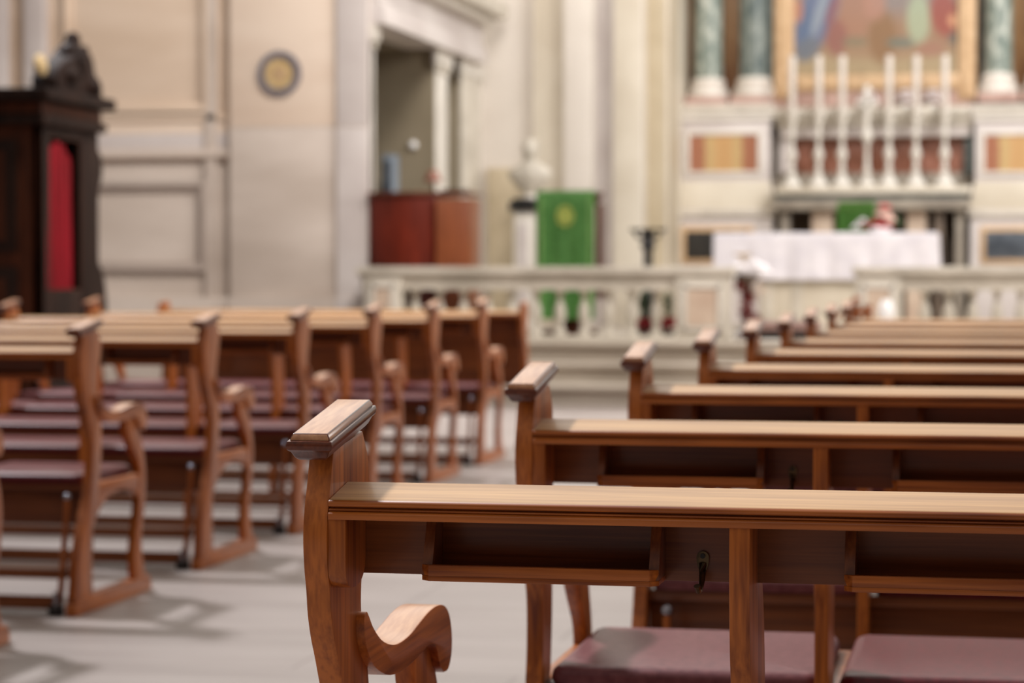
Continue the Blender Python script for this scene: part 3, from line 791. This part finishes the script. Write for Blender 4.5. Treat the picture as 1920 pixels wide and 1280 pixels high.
#      z     rx    ry    yoff
secs = [(.08, .09, .08, 0), (.13, .13, .11, 0), (.20, .19, .14, 0), (.27, .235, .155, 0), (.33, .25, .15, 0), (.385, .225, .13, 0), (.43, .15, .11, 0), (.46, .095, .09, 0), (.485, .076, .080, -.005),
        (.505, .078, .090, -.02), (.535, .086, .102, -.02), (.58, .094, .110, -.015), (.63, .098, .112, -.01), (.675, .092, .105, -.005), (.71, .070, .08, 0), (.73, .03, .04, 0)]
s_ = hgt / .73
for z, rx, ry, yo in secs:
    r = []
    for k in range(28):
        a = 2 * math.pi * k / 28; x = rx * math.cos(a); y = ry * math.sin(a) + yo
        f = max(0, -math.sin(a)) ** 12
        if .57 < z < .59: y -= .026 * f           # nose
        if .62 < z < .64: y -= .008 * f           # brow
        if .53 < z < .54: y -= .010 * f           # lips and chin
        if z < .40: y += .012 * math.sin(9 * a + z * 20)   # folds of the mantle
        r.append((x * s_ * (1.18 if z < .38 else 1), y * s_, z * s_))
    rings.append(r)
b.loft(rings, M['rail'])
o = b.build('figure', parent=bs); sd = o.modifiers.new('s', 'SUBSURF'); sd.levels = sd.render_levels = 1
for sx in (-1, 1):
    b = MB(); b.ball((sx * .092 * s_, -.0, .60 * s_), .022 * s_, M['rail'], 2, (.5, .8, 1.4)); b.build('ear', parent=bs)
b = MB(); b.ball((0, .015 * s_, .675 * s_),   .098 * s_, M['rail'], 3, (1, 1.1, .75), .05); b.build('hair', parent=bs)
b = MB(); b.lathe([(.11, 0), (.11, .015), (.06, .03), (.05, .05), (.09, .075), (.11, .09)], M['white_marble'], (0, 0), 24); b.build('socle', parent=bs)

# ------------------------------------------------------------------ lectern and its green cloth
YL = 22.4
la, lb = at(1006, 0, YL)[0], at(1116, 0, YL)[0]; lzt = at(1060, 357, YL)[1]
lc = (la + lb) / 2; lh = (lb - la) / 2
le = empty('lectern', (lc, YL + .2, ZP), 'dark wooden lectern under the green cloth behind the balustrade', 'lectern')
b = MB(); b.box(-.10, .10, -.08, .08, .05, lzt - ZP - .1, M['confess']); b.build('column', parent=le, bevel=.006)
b = MB(); b.box(-.24, .24, -.2, .2, 0, .05, M['confess']); b.build('base', parent=le, bevel=.008)
b = MB(); b.prism([(-.19, lzt - ZP - .14), (.22, lzt - ZP - .03), (.22, lzt - ZP - .008), (-.19, lzt - ZP - .035)], -lh + .015, lh + .02, M['confess']); b.box(lh + .0, lh + .02, -.15, .2, .35, lzt - ZP - .12, M['confess']); b.build('desk', parent=le, bevel=.004)
b = MB(); zl = at(1060, 598, YL)[1]
def cloth_strip(b, x0, x1, pts, m, waves, amp, th=.006, nx=40):
    P = [Vector(p) for p in pts]; V = []
    for j, p in enumerate(P):
        V.append([b.bm.verts.new((x0 + (x1 - x0) * i / nx, p.x - amp[j] * (math.sin(waves * math.pi * i / nx + j * .05) + .4 * math.sin(2.3 * waves * math.pi * i / nx)), p.y)) for i in range(nx + 1)])
    fs = [b.bm.faces.new((V[j][i], V[j][i + 1], V[j + 1][i + 1], V[j + 1][i])) for j in range(len(P) - 1) for i in range(nx)]
    b.faces(fs, m)
    bmesh.ops.solidify(b.bm, geom=fs, thickness=th)
H0 = lzt - ZP
pts = [(-.215, zl - ZP + (H0 - .05 - zl + ZP) * k / 10) for k in range(11)] + [(-.205, H0 - .018), (-.10, H0 + .004), (.05, H0 + .03 - .025), (.20, H0 + .01)]
amp = [.012 * (1 - k / 11) for k in range(11)] + [0, 0, 0, 0]
cloth_strip(b, -lh, lh, pts, M['green_cloth'], 6, amp)
gc = b.build('lectern_cloth', loc=(lc, YL + .2, ZP)); tag(gc, 'green liturgical cloth with a gold emblem hanging over the lectern', 'cloth')
b = MB()
zc_ = at(1055, 405, YL)[1] - ZP
for j_, (ra, rb) in enumerate(((.045, 0), (.082, .060))):
    for k in range(16):
        a, c = k * math.pi / 8, (k + 1) * math.pi / 8
        q4 = [(rb * math.cos(a), rb * math.sin(a)), (ra * math.cos(a), ra * math.sin(a)), (ra * math.cos(c), ra * math.sin(c))] + ([(rb * math.cos(c), rb * math.sin(c))] if rb else [])
        b.prism([(u_, zc_ + 1.2 * v_) for u_, v_ in q4], -.234, -.224, M['gold_thread'], 'y')
b.build('gold_emblem', parent=gc)
for sx in (-1, 1):
    b = MB(); b.box(sx * (lh - .05) - .006, sx * (lh - .05) + .006, -.238, -.226, zl - ZP + .02, H0 - .05, M['braid']); b.build('gold_braid', parent=gc)

# ------------------------------------------------------------------ iron candle stand and pale post
YI = 24.6
ix = at(1216, 0, YI)[0]
st = empty('iron_candle_stand', (ix, YI, ZP), 'black iron candle stand left of the marble altar wall', 'candle stand')
zi = at(1216, 432, YI)[1] - ZP
b = MB(); b.lathe([(.16, 0), (.16, .02), (.05, .05), (.06, .1), (.05, .3), (.08, .34), (.05, .38), (.048, zi - .2), (.085, zi - .16), (.055, zi - .1), (.07, zi), (.09, zi + .02)], M['iron'], (0, 0), 16); b.build('stem', parent=st)
b = MB()
b.tube([(-.14, 0, zi - .01), (-.12, 0, zi - .06), (0, 0, zi - .10), (.12, 0, zi - .06), (.14, 0, zi - .01)], .018, M['iron'], 8); b.build('arms', parent=st)
for x in (-.14, 0, .14):
    b = MB(); b.lathe([(.02, zi - .02), (.05, zi), (.055, zi + .02), (.03, zi + .02)], M['iron'], (x, 0), 12); b.build('candle_cup', parent=st)

# ------------------------------------------------------------------ main altar and its cloth
YA = 24.0
a0, a1 = at(1338, 436, YA)[0], at(1758, 436, YA)[0]; azt = at(1550, 436, YA)[1]
al = empty('marble_altar', ((a0 + a1) / 2, YA + .45, ZP), 'beige marble altar block in the gap of the balustrade', 'altar')
ah = (a1 - a0) / 2
b0 = at(1424, 0, YA)[0] - al.location.x
b = MB(); b.box(b0, -b0 , -.36, .36, .10, azt - ZP - .10, M['cream']); b.build('body', parent=al, bevel=.01)
b = MB(); b.box(b0 - .06, -b0 + .06, -.42, .42, 0, .10, M['cream']); b.build('plinth', parent=al, bevel=.01)
for x in (b0 + .04, -.32, .30, -b0 - .12):
    b = MB(); b.box(x, x + .10, -.385, -.36, .12, azt - ZP - .12, M['rail']); b.build('pilaster_strip', parent=al, bevel=.004)
b = MB(); b.box(-ah + .01, ah - .01, -.44, .44, azt - ZP - .10, azt - ZP - .012, M['cream']); b.build('altar_slab', parent=al, bevel=.008)
b = MB(); zb = at(1500, 524, YA)[1] - ZP; zt_ = azt - ZP; nx, per = 0, []
# closed ring of cloth with gentle folds, and its top
R_ = []
hx, hy = ah, .455
for z, fl in ((zb, 1), (zb + .1, .8), (zb + .2, .6), (zb + .3, .4), (zt_ - .08, .2), (zt_ - .02, .0), (zt_ - .004, -.4), (zt_, -1.2)):
    r = []
    N = 60; M_ = 24
    for i in range(N): r.append((-hx + 2 * hx * i / N, -hy, z, 0))
    for i in range(M_): r.append((hx, -hy + 2 * hy * i / M_, z, 1))
    for i in range(N): r.append((hx - 2 * hx * i / N, hy, z, 2))
    for i in range(M_): r.append((-hx, hy - 2 * hy * i / M_, z, 3))
    out = []
    for k, (x, y, zz, sd_) in enumerate(r):
        d = (.010 * math.sin(k * .55) + .007 * math.sin(k * 1.13 + 1)) * max(fl, 0) + .010 * max(fl, 0)
        if fl < 0: d = fl * .012
        nxn = (0, -1) if sd_ == 0 else (1, 0) if sd_ == 1 else (0, 1) if sd_ == 2 else (-1, 0)
        if fl < 0 :
            f_ = 1 + d / hx; out.append((x * f_, y * (1 + d / hy), zz))
        else: out.append((x + nxn[0] * d, y + nxn[1] * d, zz))
    R_.append(out)
V = [[b.bm.verts.new(p) for p in r] for r in R_]; n = len(V[0]); fs = []
for a, c in zip(V, V[1:]):
    for k in range(n): fs.append(b.bm.faces.new((a[k], a[(k + 1) % n], c[(k + 1) % n], c[k])))
fs.append(b.bm.faces.new(V[-1])); b.faces(fs, M['cloth'])
tag(b.build('altar_cloth', loc=tuple(al.location)), 'long white linen cloth covering the marble altar', 'tablecloth')

# items on / behind the altar
YV = 25.3
vx0, vz0 = at(1605, 436, YV)
gs = empty('draped_book_stand', (vx0, YV, ZP), 'small lectern draped in green cloth behind the white altar', 'book stand')
gz = at(1605, 377, YV)[1] - ZP; gw = (at(1642, 0, YV)[0] - at(1570, 0, YV)[0]) / 2
b = MB(); b.box(-.05, .05, .02, .12, .04, gz - .06, M['confess']); b.build('column', parent=gs, bevel=.004)
b = MB(); b.box(-.18, .18, -.1, .24, 0, .04, M['confess']); b.build('base', parent=gs, bevel=.004)
b = MB(); b.prism([(-.04, gz - .10), (.22, gz - .02), (.22, gz - .004), (-.04, gz - .075)], -gw + .01, gw - .01, M['confess']); b.build('desk', parent=gs)
b = MB(); cloth_strip(b, -gw, gw, [(-.055, gz - .62), (-.055, gz - .4), (-.055, gz - .2), (-.05, gz - .09), (-.03, gz - .07), (.23, gz + .004)], M['green_deep'], 5, [.01, .008, .005, .002, 0, 0], .005, 24)
tag(b.build('green_drape', parent=gs), 'deep green drape')
# flowers on the altar
fx, fz = at(1650, 430, YA + .3)
fl = empty('altar_flowers', (fx, YA + .42, azt + .002), 'low bunch of red and pale pink flowers on the white altar cloth', 'flower arrangement')
b = MB(); b.lathe([(.09, 0), (.12, .03), (.11, .06), (.10, .06)], M['glaze'], (0, 0), 18); b.build('bowl', parent=fl)
def blooms(root, spots, m, name='bloom', r=.045):
    for (x, y, z) in spots:
        b = MB()
        for ring in range(3):
            for k in range(6):
                a = k * math.pi / 3 + ring * .5; rr = r * (1 - ring * .28)
                b.ball((x + rr * .55 * math.cos(a), y + rr * .55 * math.sin(a), z + ring * r * .22), rr * .5, m, 1, (1, 1, .55), .08)
        b.build(name, parent=root)
blooms(fl, [(-.13, -.05, .07), (-.06, -.08, .09), (.03, -.09, .07), (-.02, 0, .12), (.08, -.03, .06), (-.08, .05, .10)], M['petal_red'], r=.055)
blooms(fl, [(.03, -.02, .17), (.08, 0, .15), (-.01, .03, .19), (.05, .05, .20), (.10, -.05, .12)], M['petal_pink'], r=.06)
blooms(fl, [(.02, 0, .265), (.06, .03, .26)], M['petal_red'], r=.045)
blooms(fl, [(-.24, -.02, .06), (-.20, .03, .10), (-.17, -.02, .12)], M['petal_white'], r=.05)
b = MB(); b.leaves((-.03, 0, .10), (.24, .12, .08), 90, .045, M['leaf']); tag(b.build('foliage', parent=fl), kind='stuff')

# ------------------------------------------------------------------ flower stand in the opening
YF = 21.15
sx_, _ = at(1398, 560, YF)
fs_ = empty('flower_stand', (sx_, YF + .12, ZP), 'tall flower stand with white blooms and dark red leaves beside the balustrade end', 'flower arrangement')
b = MB(); b.lathe([(.11, 0), (.13, .03), (.09, .08), (.05, .11), (.035, .2), (.03, .45), (.05, .5), (.10, .54), (.11, .58), (.05, .58)], M['dark_stone'], (0, 0), 18); b.build('stand', parent=fs_)
b = MB()
for c, r_, n in (((-.04, -.02, .50), (.06, .06, .09), 130), ((.0, -.02, .38), (.07, .07, .10), 130), ((.0, -.03, .26), (.07, .08, .09), 130), ((.08, -.03, .15), (.11, .08, .07), 150)):
    b.leaves(c, r_, n, .035, M['red_leaf'])
tag(b.build('trailing_leaves', parent=fs_), 'dark red trailing leaves', kind='stuff')
b = MB(); b.leaves((.05, 0, .48), (.14, .08, .14), 90, .035, M['rail_pink']); b.leaves((-.02, 0, .55), (.09, .07, .05), 60, .03, M['leaf']); tag(b.build('foliage', parent=fs_), kind='stuff')
blooms(fs_, [(.00, -.06, .62), (.09, -.06, .61), (-.05, -.03, .65), (.05, .0, .68), (.13, .0, .64), (.0, .04, .69), (.08, -.05, .66), (.16, -.03, .60)], M['petal_white'], r=.07)
b = MB(); b.lathe([(.02, .74), (.075, .755), (.085, .77), (.06, .768)], M['gold_soft'], (-.04, 0), 18); b.tube([(-.04, 0, .57), (-.04, 0, .75)], .01, M['gold_soft'], 8); b.build('gilt_dish', parent=fs_)

# bright white vessel by the right pedestal
wx_, wz_ = at(1662, 585, YR - .2)
b = MB(); b.lathe([(.05, 0), (.06, .012), (.03, .04), (.026, .12), (.05, .16), (.068, .22), (.070, .28), (.058, .33), (.045, .355), (.04, .37)], M['glaze'], (0, 0), 24)
tag(b.build('white_vase', loc=(wx_, YR - .16, ZP)), 'bright white glazed vase in front of the right balustrade pedestal', 'vase')

# padded kneeler in the opening
k0, k1 = at(1402, 0, 20.5)[0], at(1538, 0, 20.5)[0]
kn = empty('padded_kneeler', ((k0 + k1) / 2, 20.62, ZP), 'low padded kneeler with mauve top in the gap between the balustrades', 'kneeler')
kw = (k1 - k0) / 2
b = MB(); b.box(-kw, kw, -.13, .13, .03, .10, M['iron']); b.box(-kw + .02, -kw + .08, -.12, .12, 0, .03, M['iron']); b.box(kw - .08, kw - .02, -.12, .12, 0, .03, M['iron']); b.build('frame', parent=kn, bevel=.004)
b = MB(); b.box(-kw - .01, kw + .01, -.14, .14, .10, .185, M['mauve']); b.build('pad', parent=kn, bevel=.02, seg=3)
# prie-dieu in front of the steps
YPD = 16.2
pdx0, pdx1 = at(1556, 0, YPD)[0], at(1640, 0, YPD)[0]
pdc = (pdx0 + pdx1) / 2; pw_ = (pdx1 - pdx0) / 2
pdz = at(1600, 556, YPD)[1]
pd_ = empty('prie_dieu', (pdc, YPD + .25, 0), 'small wooden prayer desk with sloping top beyond the farthest right-hand pew', 'prayer desk')
b = MB(); b.prism([(-pw_, pdz - .19), (-pw_ + .005, pdz - .17), (pw_ * .15, pdz), (pw_ * .15 + .02, pdz - .02)], -.25, .25, M['wood_y'], 'y'); b.build('sloping_top', parent=pd_, bevel=.004)
b = MB(); b.box(pw_ * .15 - .04, pw_ - .03, -.24, .24, pdz - .12, pdz - .09, M['wood_y']); b.build('shelf', parent=pd_, bevel=.003)
for yy_ in (-.23, .20):
    for xx_ in (-pw_ + .05, pw_ * .15 - .03, pw_ - .07):
        b = MB(); b.box(xx_, xx_ + .04, yy_, yy_ + .03, 0, pdz - (.185 if xx_ < -.05 else .11 if xx_ > .08 else .06), M['wood_z']); b.build('leg', parent=pd_, bevel=.002)
b = MB(); b.box(-pw_ - .2, -pw_ + .10, -.25, .25, .12, .16, M['wood_y']); b.box(-pw_ - .19, -pw_ - .15, -.24, .24, 0, .12, M['wood_z']); b.build('kneeling_board', parent=pd_, bevel=.003)

# poinsettia pots in front of balusters
def pot(x, label):
    X_, Z_ = at(x, 600, YR + .4)
    r = empty('potted_poinsettia', (X_, YR + .45, ZP), label, 'potted plant', 'potted red flowers behind the balustrade')
    b = MB(); b.lathe([(.045, 0), (.06, .07), (.065, .075), (.065, .09), (.05, .09)], M['terracotta'], (0, 0), 18); b.build('pot', parent=r)
    b = MB(); b.leaves((0, 0, .15), (.08, .07, .05), 90, .04, M['petal_red']); tag(b.build('red_bracts', parent=r), kind='stuff')
    b = MB(); b.leaves((0, 0, .32), (.05, .05, .14), 70, .04, M['leaf']); b.tube([(0, 0, .08), (0, 0, .4)], .006, M['leaf'], 6); tag(b.build('foliage', parent=r), kind='stuff')
pot(1205, 'potted plant with red bracts behind the balustrade, the left of two')
pot(1251, 'potted plant with red bracts behind the balustrade, nearest its right pedestal')

# ------------------------------------------------------------------ altar wall (retable)
YT = 28.0
rt = empty('marble_retable', (at(1640, 400, YT)[0], YT + .3, ZP), 'tall marble altar wall with green columns and inlaid panels behind the altar', 'altarpiece')
def R(name, boxes, parent=None, bevel=.008):
    """boxes: (x0, y0, x1, y1, Yfront, depth, material) in photo pixels on the plane Yfront"""
    b = MB()
    for x0, y0, x1, y1, Y, d, m in boxes:
        X0, Z1 = at(x0, y0, Y); X1, Z0 = at(x1, y1, Y)
        b.box(X0, X1, Y, Y + d, Z0, Z1, M[m])
    if parent is None: return part(b, name, rt, bevel=bevel)
    return b.build(name, parent=parent, bevel=bevel)
def bottom(x, Y): return at(x, 0, Y)
yb0 = 640 - 0  # far below, hidden by altar
def pedestal(x0, x1, px0, px1):
    b = MB()
    Y = YT; X0, X1 = at(x0, 0, Y)[0], at(x1, 0, Y)[0]
    z = lambda y: at((x0 + x1) / 2, y, Y)[1]
    e = .045
    b.box(X0 + e, X1 - e, Y, Y + .9, z(338), z(226), M['pale'])
    b.box(X0, X1, Y - .07, Y + .9, z(212), z(196), M['rail']); b.box(X0 + .02, X1 - .02, Y - .04, Y + .9, z(226), z(212), M['white_marble'])
    b.prism([(X0 - .03, z(394)), (X1 + .03, z(394)), (X1 - e, z(338)), (X0 + e, z(338))], Y - .03, Y + .9, M['cream'], 'y')
    b.box(X0 - .04, X1 + .04, Y - .10, Y + .9, z(406), z(394), M['rail'])
    b.box(X0 - .0, X1 + .0, Y - .05, Y + .9, ZP, z(406), M['pale'])
    o = part(b, 'pedestal', rt, bevel=.01)
    # inlaid orange panel with white moulding
    a0, a1 = at(px0, 0, Y)[0], at(px1, 0, Y)[0]
    b = MB()
    for (p, q_, r_, s_) in ((a0 - .05, a1 + .05, z(253), z(246)), (a0 - .05, a1 + .05, z(328), z(321)), (a0 - .05, a0, z(321), z(253)), (a1, a1 + .05, z(321), z(253))):
        b.box(p, q_, Y - .025, Y, min(r_, s_), max(r_, s_), M['white_marble'])
    b.build('panel_moulding', parent=o, bevel=.006)
    b = MB(); c = (a0 + a1) / 2; b.box(a0 - c, a1 - c, -.008, 0, z(321), z(253), M['breccia']); q_ = b.build('inlaid_panel', parent=o, loc=(c, Y, 0)); tag(q_, 'orange and yellow inlaid marble panel')
    return o, z
pl, zf = pedestal(1262, 1452, 1294, 1422)
pr, zf2 = pedestal(1822, 2012, 1848, 1976)
for pp, x0, x1, m in ((pl, 1276, 1412, 'black_panel'), (pr, 1838, 1974, 'slate')):
    Y = YT - .05
    R('framed_relief', [(x0, 424, x1, 494, Y - .03, .03, 'gold'), (x0 + 9, 433, x1 - 9, 486, Y - .04, .02, m)], pp, .004)
def column(x0, x1, m, label):
    Y = YT + .22; X0, X1 = at(x0, 0, Y)[0], at(x1, 0, Y)[0]; c = (X0 + X1) / 2; r = (X1 - X0) / 2; zb = zf(190)
    b = MB(); b.lathe([(r, zb + .30), (r * .99, zb + 1.5), (r * .97, 6)], M[m], (c, Y + r), 24); o = part(b, 'column', rt); tag(o, label)
    b = MB(); b.box(c - r * 1.45, c + r * 1.45, Y - r * .45, Y + r * 2.45, zb - .04, zb + .07, M['pink_marble'])
    b.lathe([(r * 1.4, zb + .07), (r * 1.45, zb + .11), (r * 1.38, zb + .16), (r * 1.15, zb + .19), (r * 1.22, zb + .24), (r * 1.1, zb + .28), (r, zb + .30)], M['white_marble'], (c, Y + r), 24)
    b.build('column_base', parent=o, bevel=.004)
column(1298, 1352, 'green_marble', 'mottled pale green marble column')
column(1383, 1440, 'green_dark', 'mottled dark green marble column')
column(1846, 1900, 'green_marble', 'mottled pale green marble column')
column(1931, 1986, 'green_dark', 'mottled dark green marble column')
for bx4 in [(1262, -200, 1456, 200, YT + .75, .1, 'brown_marble'), (1822, -200, 2012, 200, YT + .75, .1, 'brown_marble'), (1826, -200, 1842, 190, YT + .6, .1, 'black_panel'), (1440, -200, 1452, 190, YT + .6, .1, 'green_dark')]:
    R('back_panel', [bx4])
R('retable_core', [(1440, 185, 1835, 700, YT + .45, .3, 'grey_stone')])
R('rose_band', [(1450, 166, 1828, 202, YT + .35, .1, 'pink_marble')])
R('candle_shelf', [(1448, 202, 1832, 216, YT - .02, .5, 'rail'), (1455, 216, 1825, 234, YT + .04, .4, 'rail'), (1462, 234, 1820, 254, YT + .1, .35, 'pale')])
R('lower_shelf', [(1452, 326, 1822, 352, YT + .28, .2, 'grey_stone'), (1452, 351, 1822, 362, YT - .29, .8, 'cream')])
R('side_strip', [(1462, 254, 1488, 326, YT + .2, .2, 'pale')])
R('side_strip', [(1808, 254, 1824, 326, YT + .2, .2, 'teal')])
o = R('red_marble_frieze', [(1488, 254, 1810, 326, YT + .3, .1, 'red_marble')]); tag(o, 'red-brown marble frieze behind the candlesticks')
R('teal_band', [(1456, 362, 1812, 374, YT - .24, .5, 'teal')])
R('mensa_slab', [(1446, 374, 1818, 392, YT - .32, .7, 'grey_stone')])
for bx4 in [(1462, 392, 1480, 640, YT - .2, .3, 'grey_stone'), (1522, 392, 1560, 640, YT - .15, .3, 'rail_pink'), (1700, 392, 1736, 640, YT - .15, .3, 'rail_pink'), (1752, 392, 1768, 640, YT - .2, .3, 'dark_stone'), (1792, 392, 1806, 640, YT - .2, .3, 'grey_stone')]:
    R('mensa_leg', [bx4])
R('mensa_recess', [(1456, 392, 1812, 640, YT + .3, .1, 'dark_stone')])
# gilt frame and painting
fr = empty('altar_painting', (at(1640, 0, YT + .3)[0], YT + .4, at(1640, 186, YT + .4)[1]), 'large gold-framed altar painting of robed figures above the candles', 'painting')
def part2(b, name, **k):
    o = b.build(name, parent=fr, **k); o.location = -fr.location; return o
b = MB()
for x0, y0, x1, y1 in ((1452, -260, 1488, 186), (1798, -260, 1830, 186), (1488, 142, 1798, 168)):
    X0, Z1_ = at(x0, y0, YT + .32); X1, Z0_ = at(x1, y1, YT + .32)
    b.box(X0, X1, YT + .32, YT + .42, Z0_, Z1_, M['gold']); b.box(X0 + .05, X1 - .05, YT + .29, YT + .32, Z0_ + .03, Z1_ - .03, M['gold'])
part2(b, 'gilt_frame', bevel=.01)
pm, pnt, pb = mat('oil_painting', .5)
at_n = pnt.nodes.new('ShaderNodeVertexColor'); at_n.layer_name = 'paint'; pnt.links.new(at_n.outputs[0], pb.inputs['Base Color'])
Yp = YT + .38
gx, gy = 100, 100
PX0, PX1, PY0, PY1 = 1486, 1800, -200, 144
me = D.meshes.new('painted_canvas'); vs_, fs2 = [], []
ox_, oz_ = fr.location.x, fr.location.z
for j in range(gy + 1):
    for i in range(gx + 1):
        X_, Z_ = at(PX0 + (PX1 - PX0) * i / gx, PY0 + (PY1 - PY0) * j / gy, Yp); vs_.append((X_ - ox_, Yp - fr.location.y, Z_ - oz_))
for j in range(gy):
    for i in range(gx):
        a = j * (gx + 1) + i; fs2.append((a, a + 1, a + gx + 2, a + gx + 1))
me.from_pydata(vs_, [], fs2); me.update()
ca = me.color_attributes.new('paint', 'FLOAT_COLOR', 'POINT')
blobs = [  # cx, cy, rx, ry, lean, colour
    (1640, 120, 200, 40, 0, (176, 156, 120)), (1640, 60, 200, 50, 0, (158, 124, 96)), (1640, -60, 220, 90, 0, (140, 130, 128)),
    (1600, 20, 34, 60, 0, (166, 122, 98)), (1655, 70, 26, 50, 0, (140, 104, 68)), (1510, 60, 16, 50, 0, (84, 98, 84)),
    (1530, 30, 36, 78, -.32, (92, 112, 148)), (1538, 20, 10, 50, -.3, (150, 160, 170)), (1515, 92, 22, 22, -.3, (112, 116, 122)), (1496, 20, 10, 22, 0, (190, 130, 100)),
    (1568, 70, 20, 34, 0, (146, 92, 84)), (1560, 18, 8, 30, -.3, (140, 84, 86)), (1640, 8, 20, 30, 0, (176, 130, 110)), (1690, 80, 28, 10, 0, (110, 118, 106)), (1603, 78, 24, 9, 0, (132, 122, 96)),
    (1722, 36, 22, 46, 0, (168, 180, 150)), (1770, 26, 26, 44, .1, (150, 66, 56)), (1788, 38, 10, 12, 0, (214, 160, 120)), (1790, 72, 12, 12, 0, (98, 98, 90)),
    (1745, 92, 26, 14, 0, (160, 116, 96)), (1640, -120, 40, 60, 0, (190, 160, 120)), (1560, -80, 30, 50, 0, (120, 84, 70)), (1730, -90, 30, 60, 0, (90, 100, 130))]
for j in range(gy + 1):
    for i in range(gx + 1):
        x = PX0 + (PX1 - PX0) * i / gx; y = PY0 + (PY1 - PY0) * j / gy
        c = Vector(srgb(146, 122, 98)[:3])
        for bx_, by_, rx, ry, ln, cc in blobs:
            dx = (x - bx_ - ln * (y - by_) ) / rx; dy = (y - by_) / ry
            d = math.sqrt(dx * dx + dy * dy); wgt = .82 * max(0, min(1, (1.2 - d) / .4))
            c = c.lerp(Vector(srgb(*cc)[:3]), wgt)
        k = .84 + .06 * math.sin(x * .31 + y * .13) * math.sin(y * .27)
        ca.data[j * (gx + 1) + i].color = (c.x * k, c.y * k, c.z * k, 1)
me.materials.append(pm)
o = D.objects.new('painted_canvas', me); COL.objects.link(o); o.parent = fr
sol = o.modifiers.new('thickness', 'SOLIDIFY'); sol.thickness = .02; sol.offset = 1

# candlesticks and candles
def candlestick(x, first=[None, None], lab='', lab2=''):
    YC = YT - .15
    X_ = at(x, 0, YC)[0]; z0 = at(x, 352, YT)[1] ; z0 = at(1640, 326, YT)[1]
    z0 = Zshelf; zt2 = at(x, 208, YC)[1]; H = zt2 - z0
    if first[0] is None:
        r = empty('candlestick', (X_, YT - .15, z0), lab, 'candlestick', 'white candlesticks on the altar wall')
        pr = [(.115, .0), (.12, .03), (.10, .05), (.085, .09), (.055, .13), (.045, .17), (.03, .20), (.05, .23), (.03, .26), (.028, .34), (.055, .40), (.06, .44), (.035, .50), (.025, .54), (.028, .66), (.045, .69), (.03, .72), (.025, .80), (.055, .88), (.07, .92)]
        b = MB(); b.lathe([(q0, q1 * H) for q0, q1 in pr], M['white_marble'], (0, 0), 18); b.build('stem', parent=r)
        b = MB(); b.lathe([(.05, .92 * H), (.085, .96 * H), (.09, H), (.02, H)], M['white_marble'], (0, 0), 18); b.build('drip_pan', parent=r)
        for k in range(3):
            a = math.pi / 2 + k * 2 * math.pi / 3
            b = MB(); b.ball((.095 * math.cos(a), .095 * math.sin(a), .028), .028, M['white_marble'], 2); b.build('foot', parent=r)
        first[0] = r
        c = empty('altar_candle', (X_, YT - .15, z0 + H + .012), lab2, 'candle', 'tall white candles on the altar wall')
        hc = at(x, 106, YC)[1] - zt2
        b = MB(); b.lathe([(.040, 0), (.040, hc - .02), (.034, hc - .005), (.02, hc)], M['wax'], (0, 0), 18); b.build('wax', parent=c)
        b = MB(); b.tube([(0, 0, hc - .005), (.002, 0, hc + .02)], .003, M['iron'], 6); b.build('wick', parent=c)
        first[1] = c
    else:
        r = copy_tree(first[0]); r.location = (X_, YT - .15, z0); r['label'] = lab
        c = copy_tree(first[1]); c.location = (X_, YT - .15, z0 + H + .012); c['label'] = lab2
Zshelf = at(1640, 351, YT - .29)[1] + .001
nm = ['first', 'second', 'third', 'fourth', 'fifth', 'sixth']
for k, x in enumerate((1486, 1536, 1580, 1668, 1719, 1773)):
    candlestick(x, lab='%s white candlestick from the left in front of the red marble frieze' % nm[k], lab2='%s tall white candle from the left below the painting' % nm[k])
# crucifix between them
cxx = at(1627, 0, YT - .15)[0]; czt = at(1627, 160, YT - .15)[1]
cs = empty('altar_crucifix', (cxx, YT - .15, Zshelf), 'white standing cross in the middle of the six candlesticks', 'cross')
H = czt - Zshelf
b = MB(); b.lathe([(.10, 0), (.11, .03), (.06, .08), (.03, .14), (.05, .19), (.028, .24), (.026, .5), (.06, .56), (.07, .60), (.05, .65), (.022, .70), (.02, H * .66)], M['white_marble'], (0, 0), 18); b.build('stem', parent=cs)
b = MB(); b.box(-.03, .03, -.02, .02, H * .64, H, M['white_marble']); b.box(-.12, .12, -.02, .02, H * .80, H * .80 + .055, M['white_marble']); b.build('cross', parent=cs, bevel=.006)
# pale flowers on the candle shelf
zcs = at(1640, 202, YT - .02)[1]
def shelf_flowers(x, label):
    r = empty('pale_bouquet', (at(x, 0, YT)[0], YT + .25, zcs), label, 'flower arrangement', 'pale bouquets on the candle shelf')
    b = MB(); b.lathe([(.04, 0), (.055, .03), (.05, .06), (.04, .06)], M['glaze'], (0, 0), 14); b.build('vase', parent=r)
    blooms(r, [(-.085, 0, .10), (-.045, -.05, .13), (0, -.05, .12), (.045, -.05, .14), (.085, 0, .10), (-.03, -.02, .19), (.03, -.02, .20)], M['petal_white'], r=.05)
shelf_flowers(1697, 'pale bouquet between the fourth and fifth candles')
shelf_flowers(1748, 'pale bouquet between the fifth and sixth candles')
shelf_flowers(1627, 'pale bouquet at the foot of the cross below the painting')
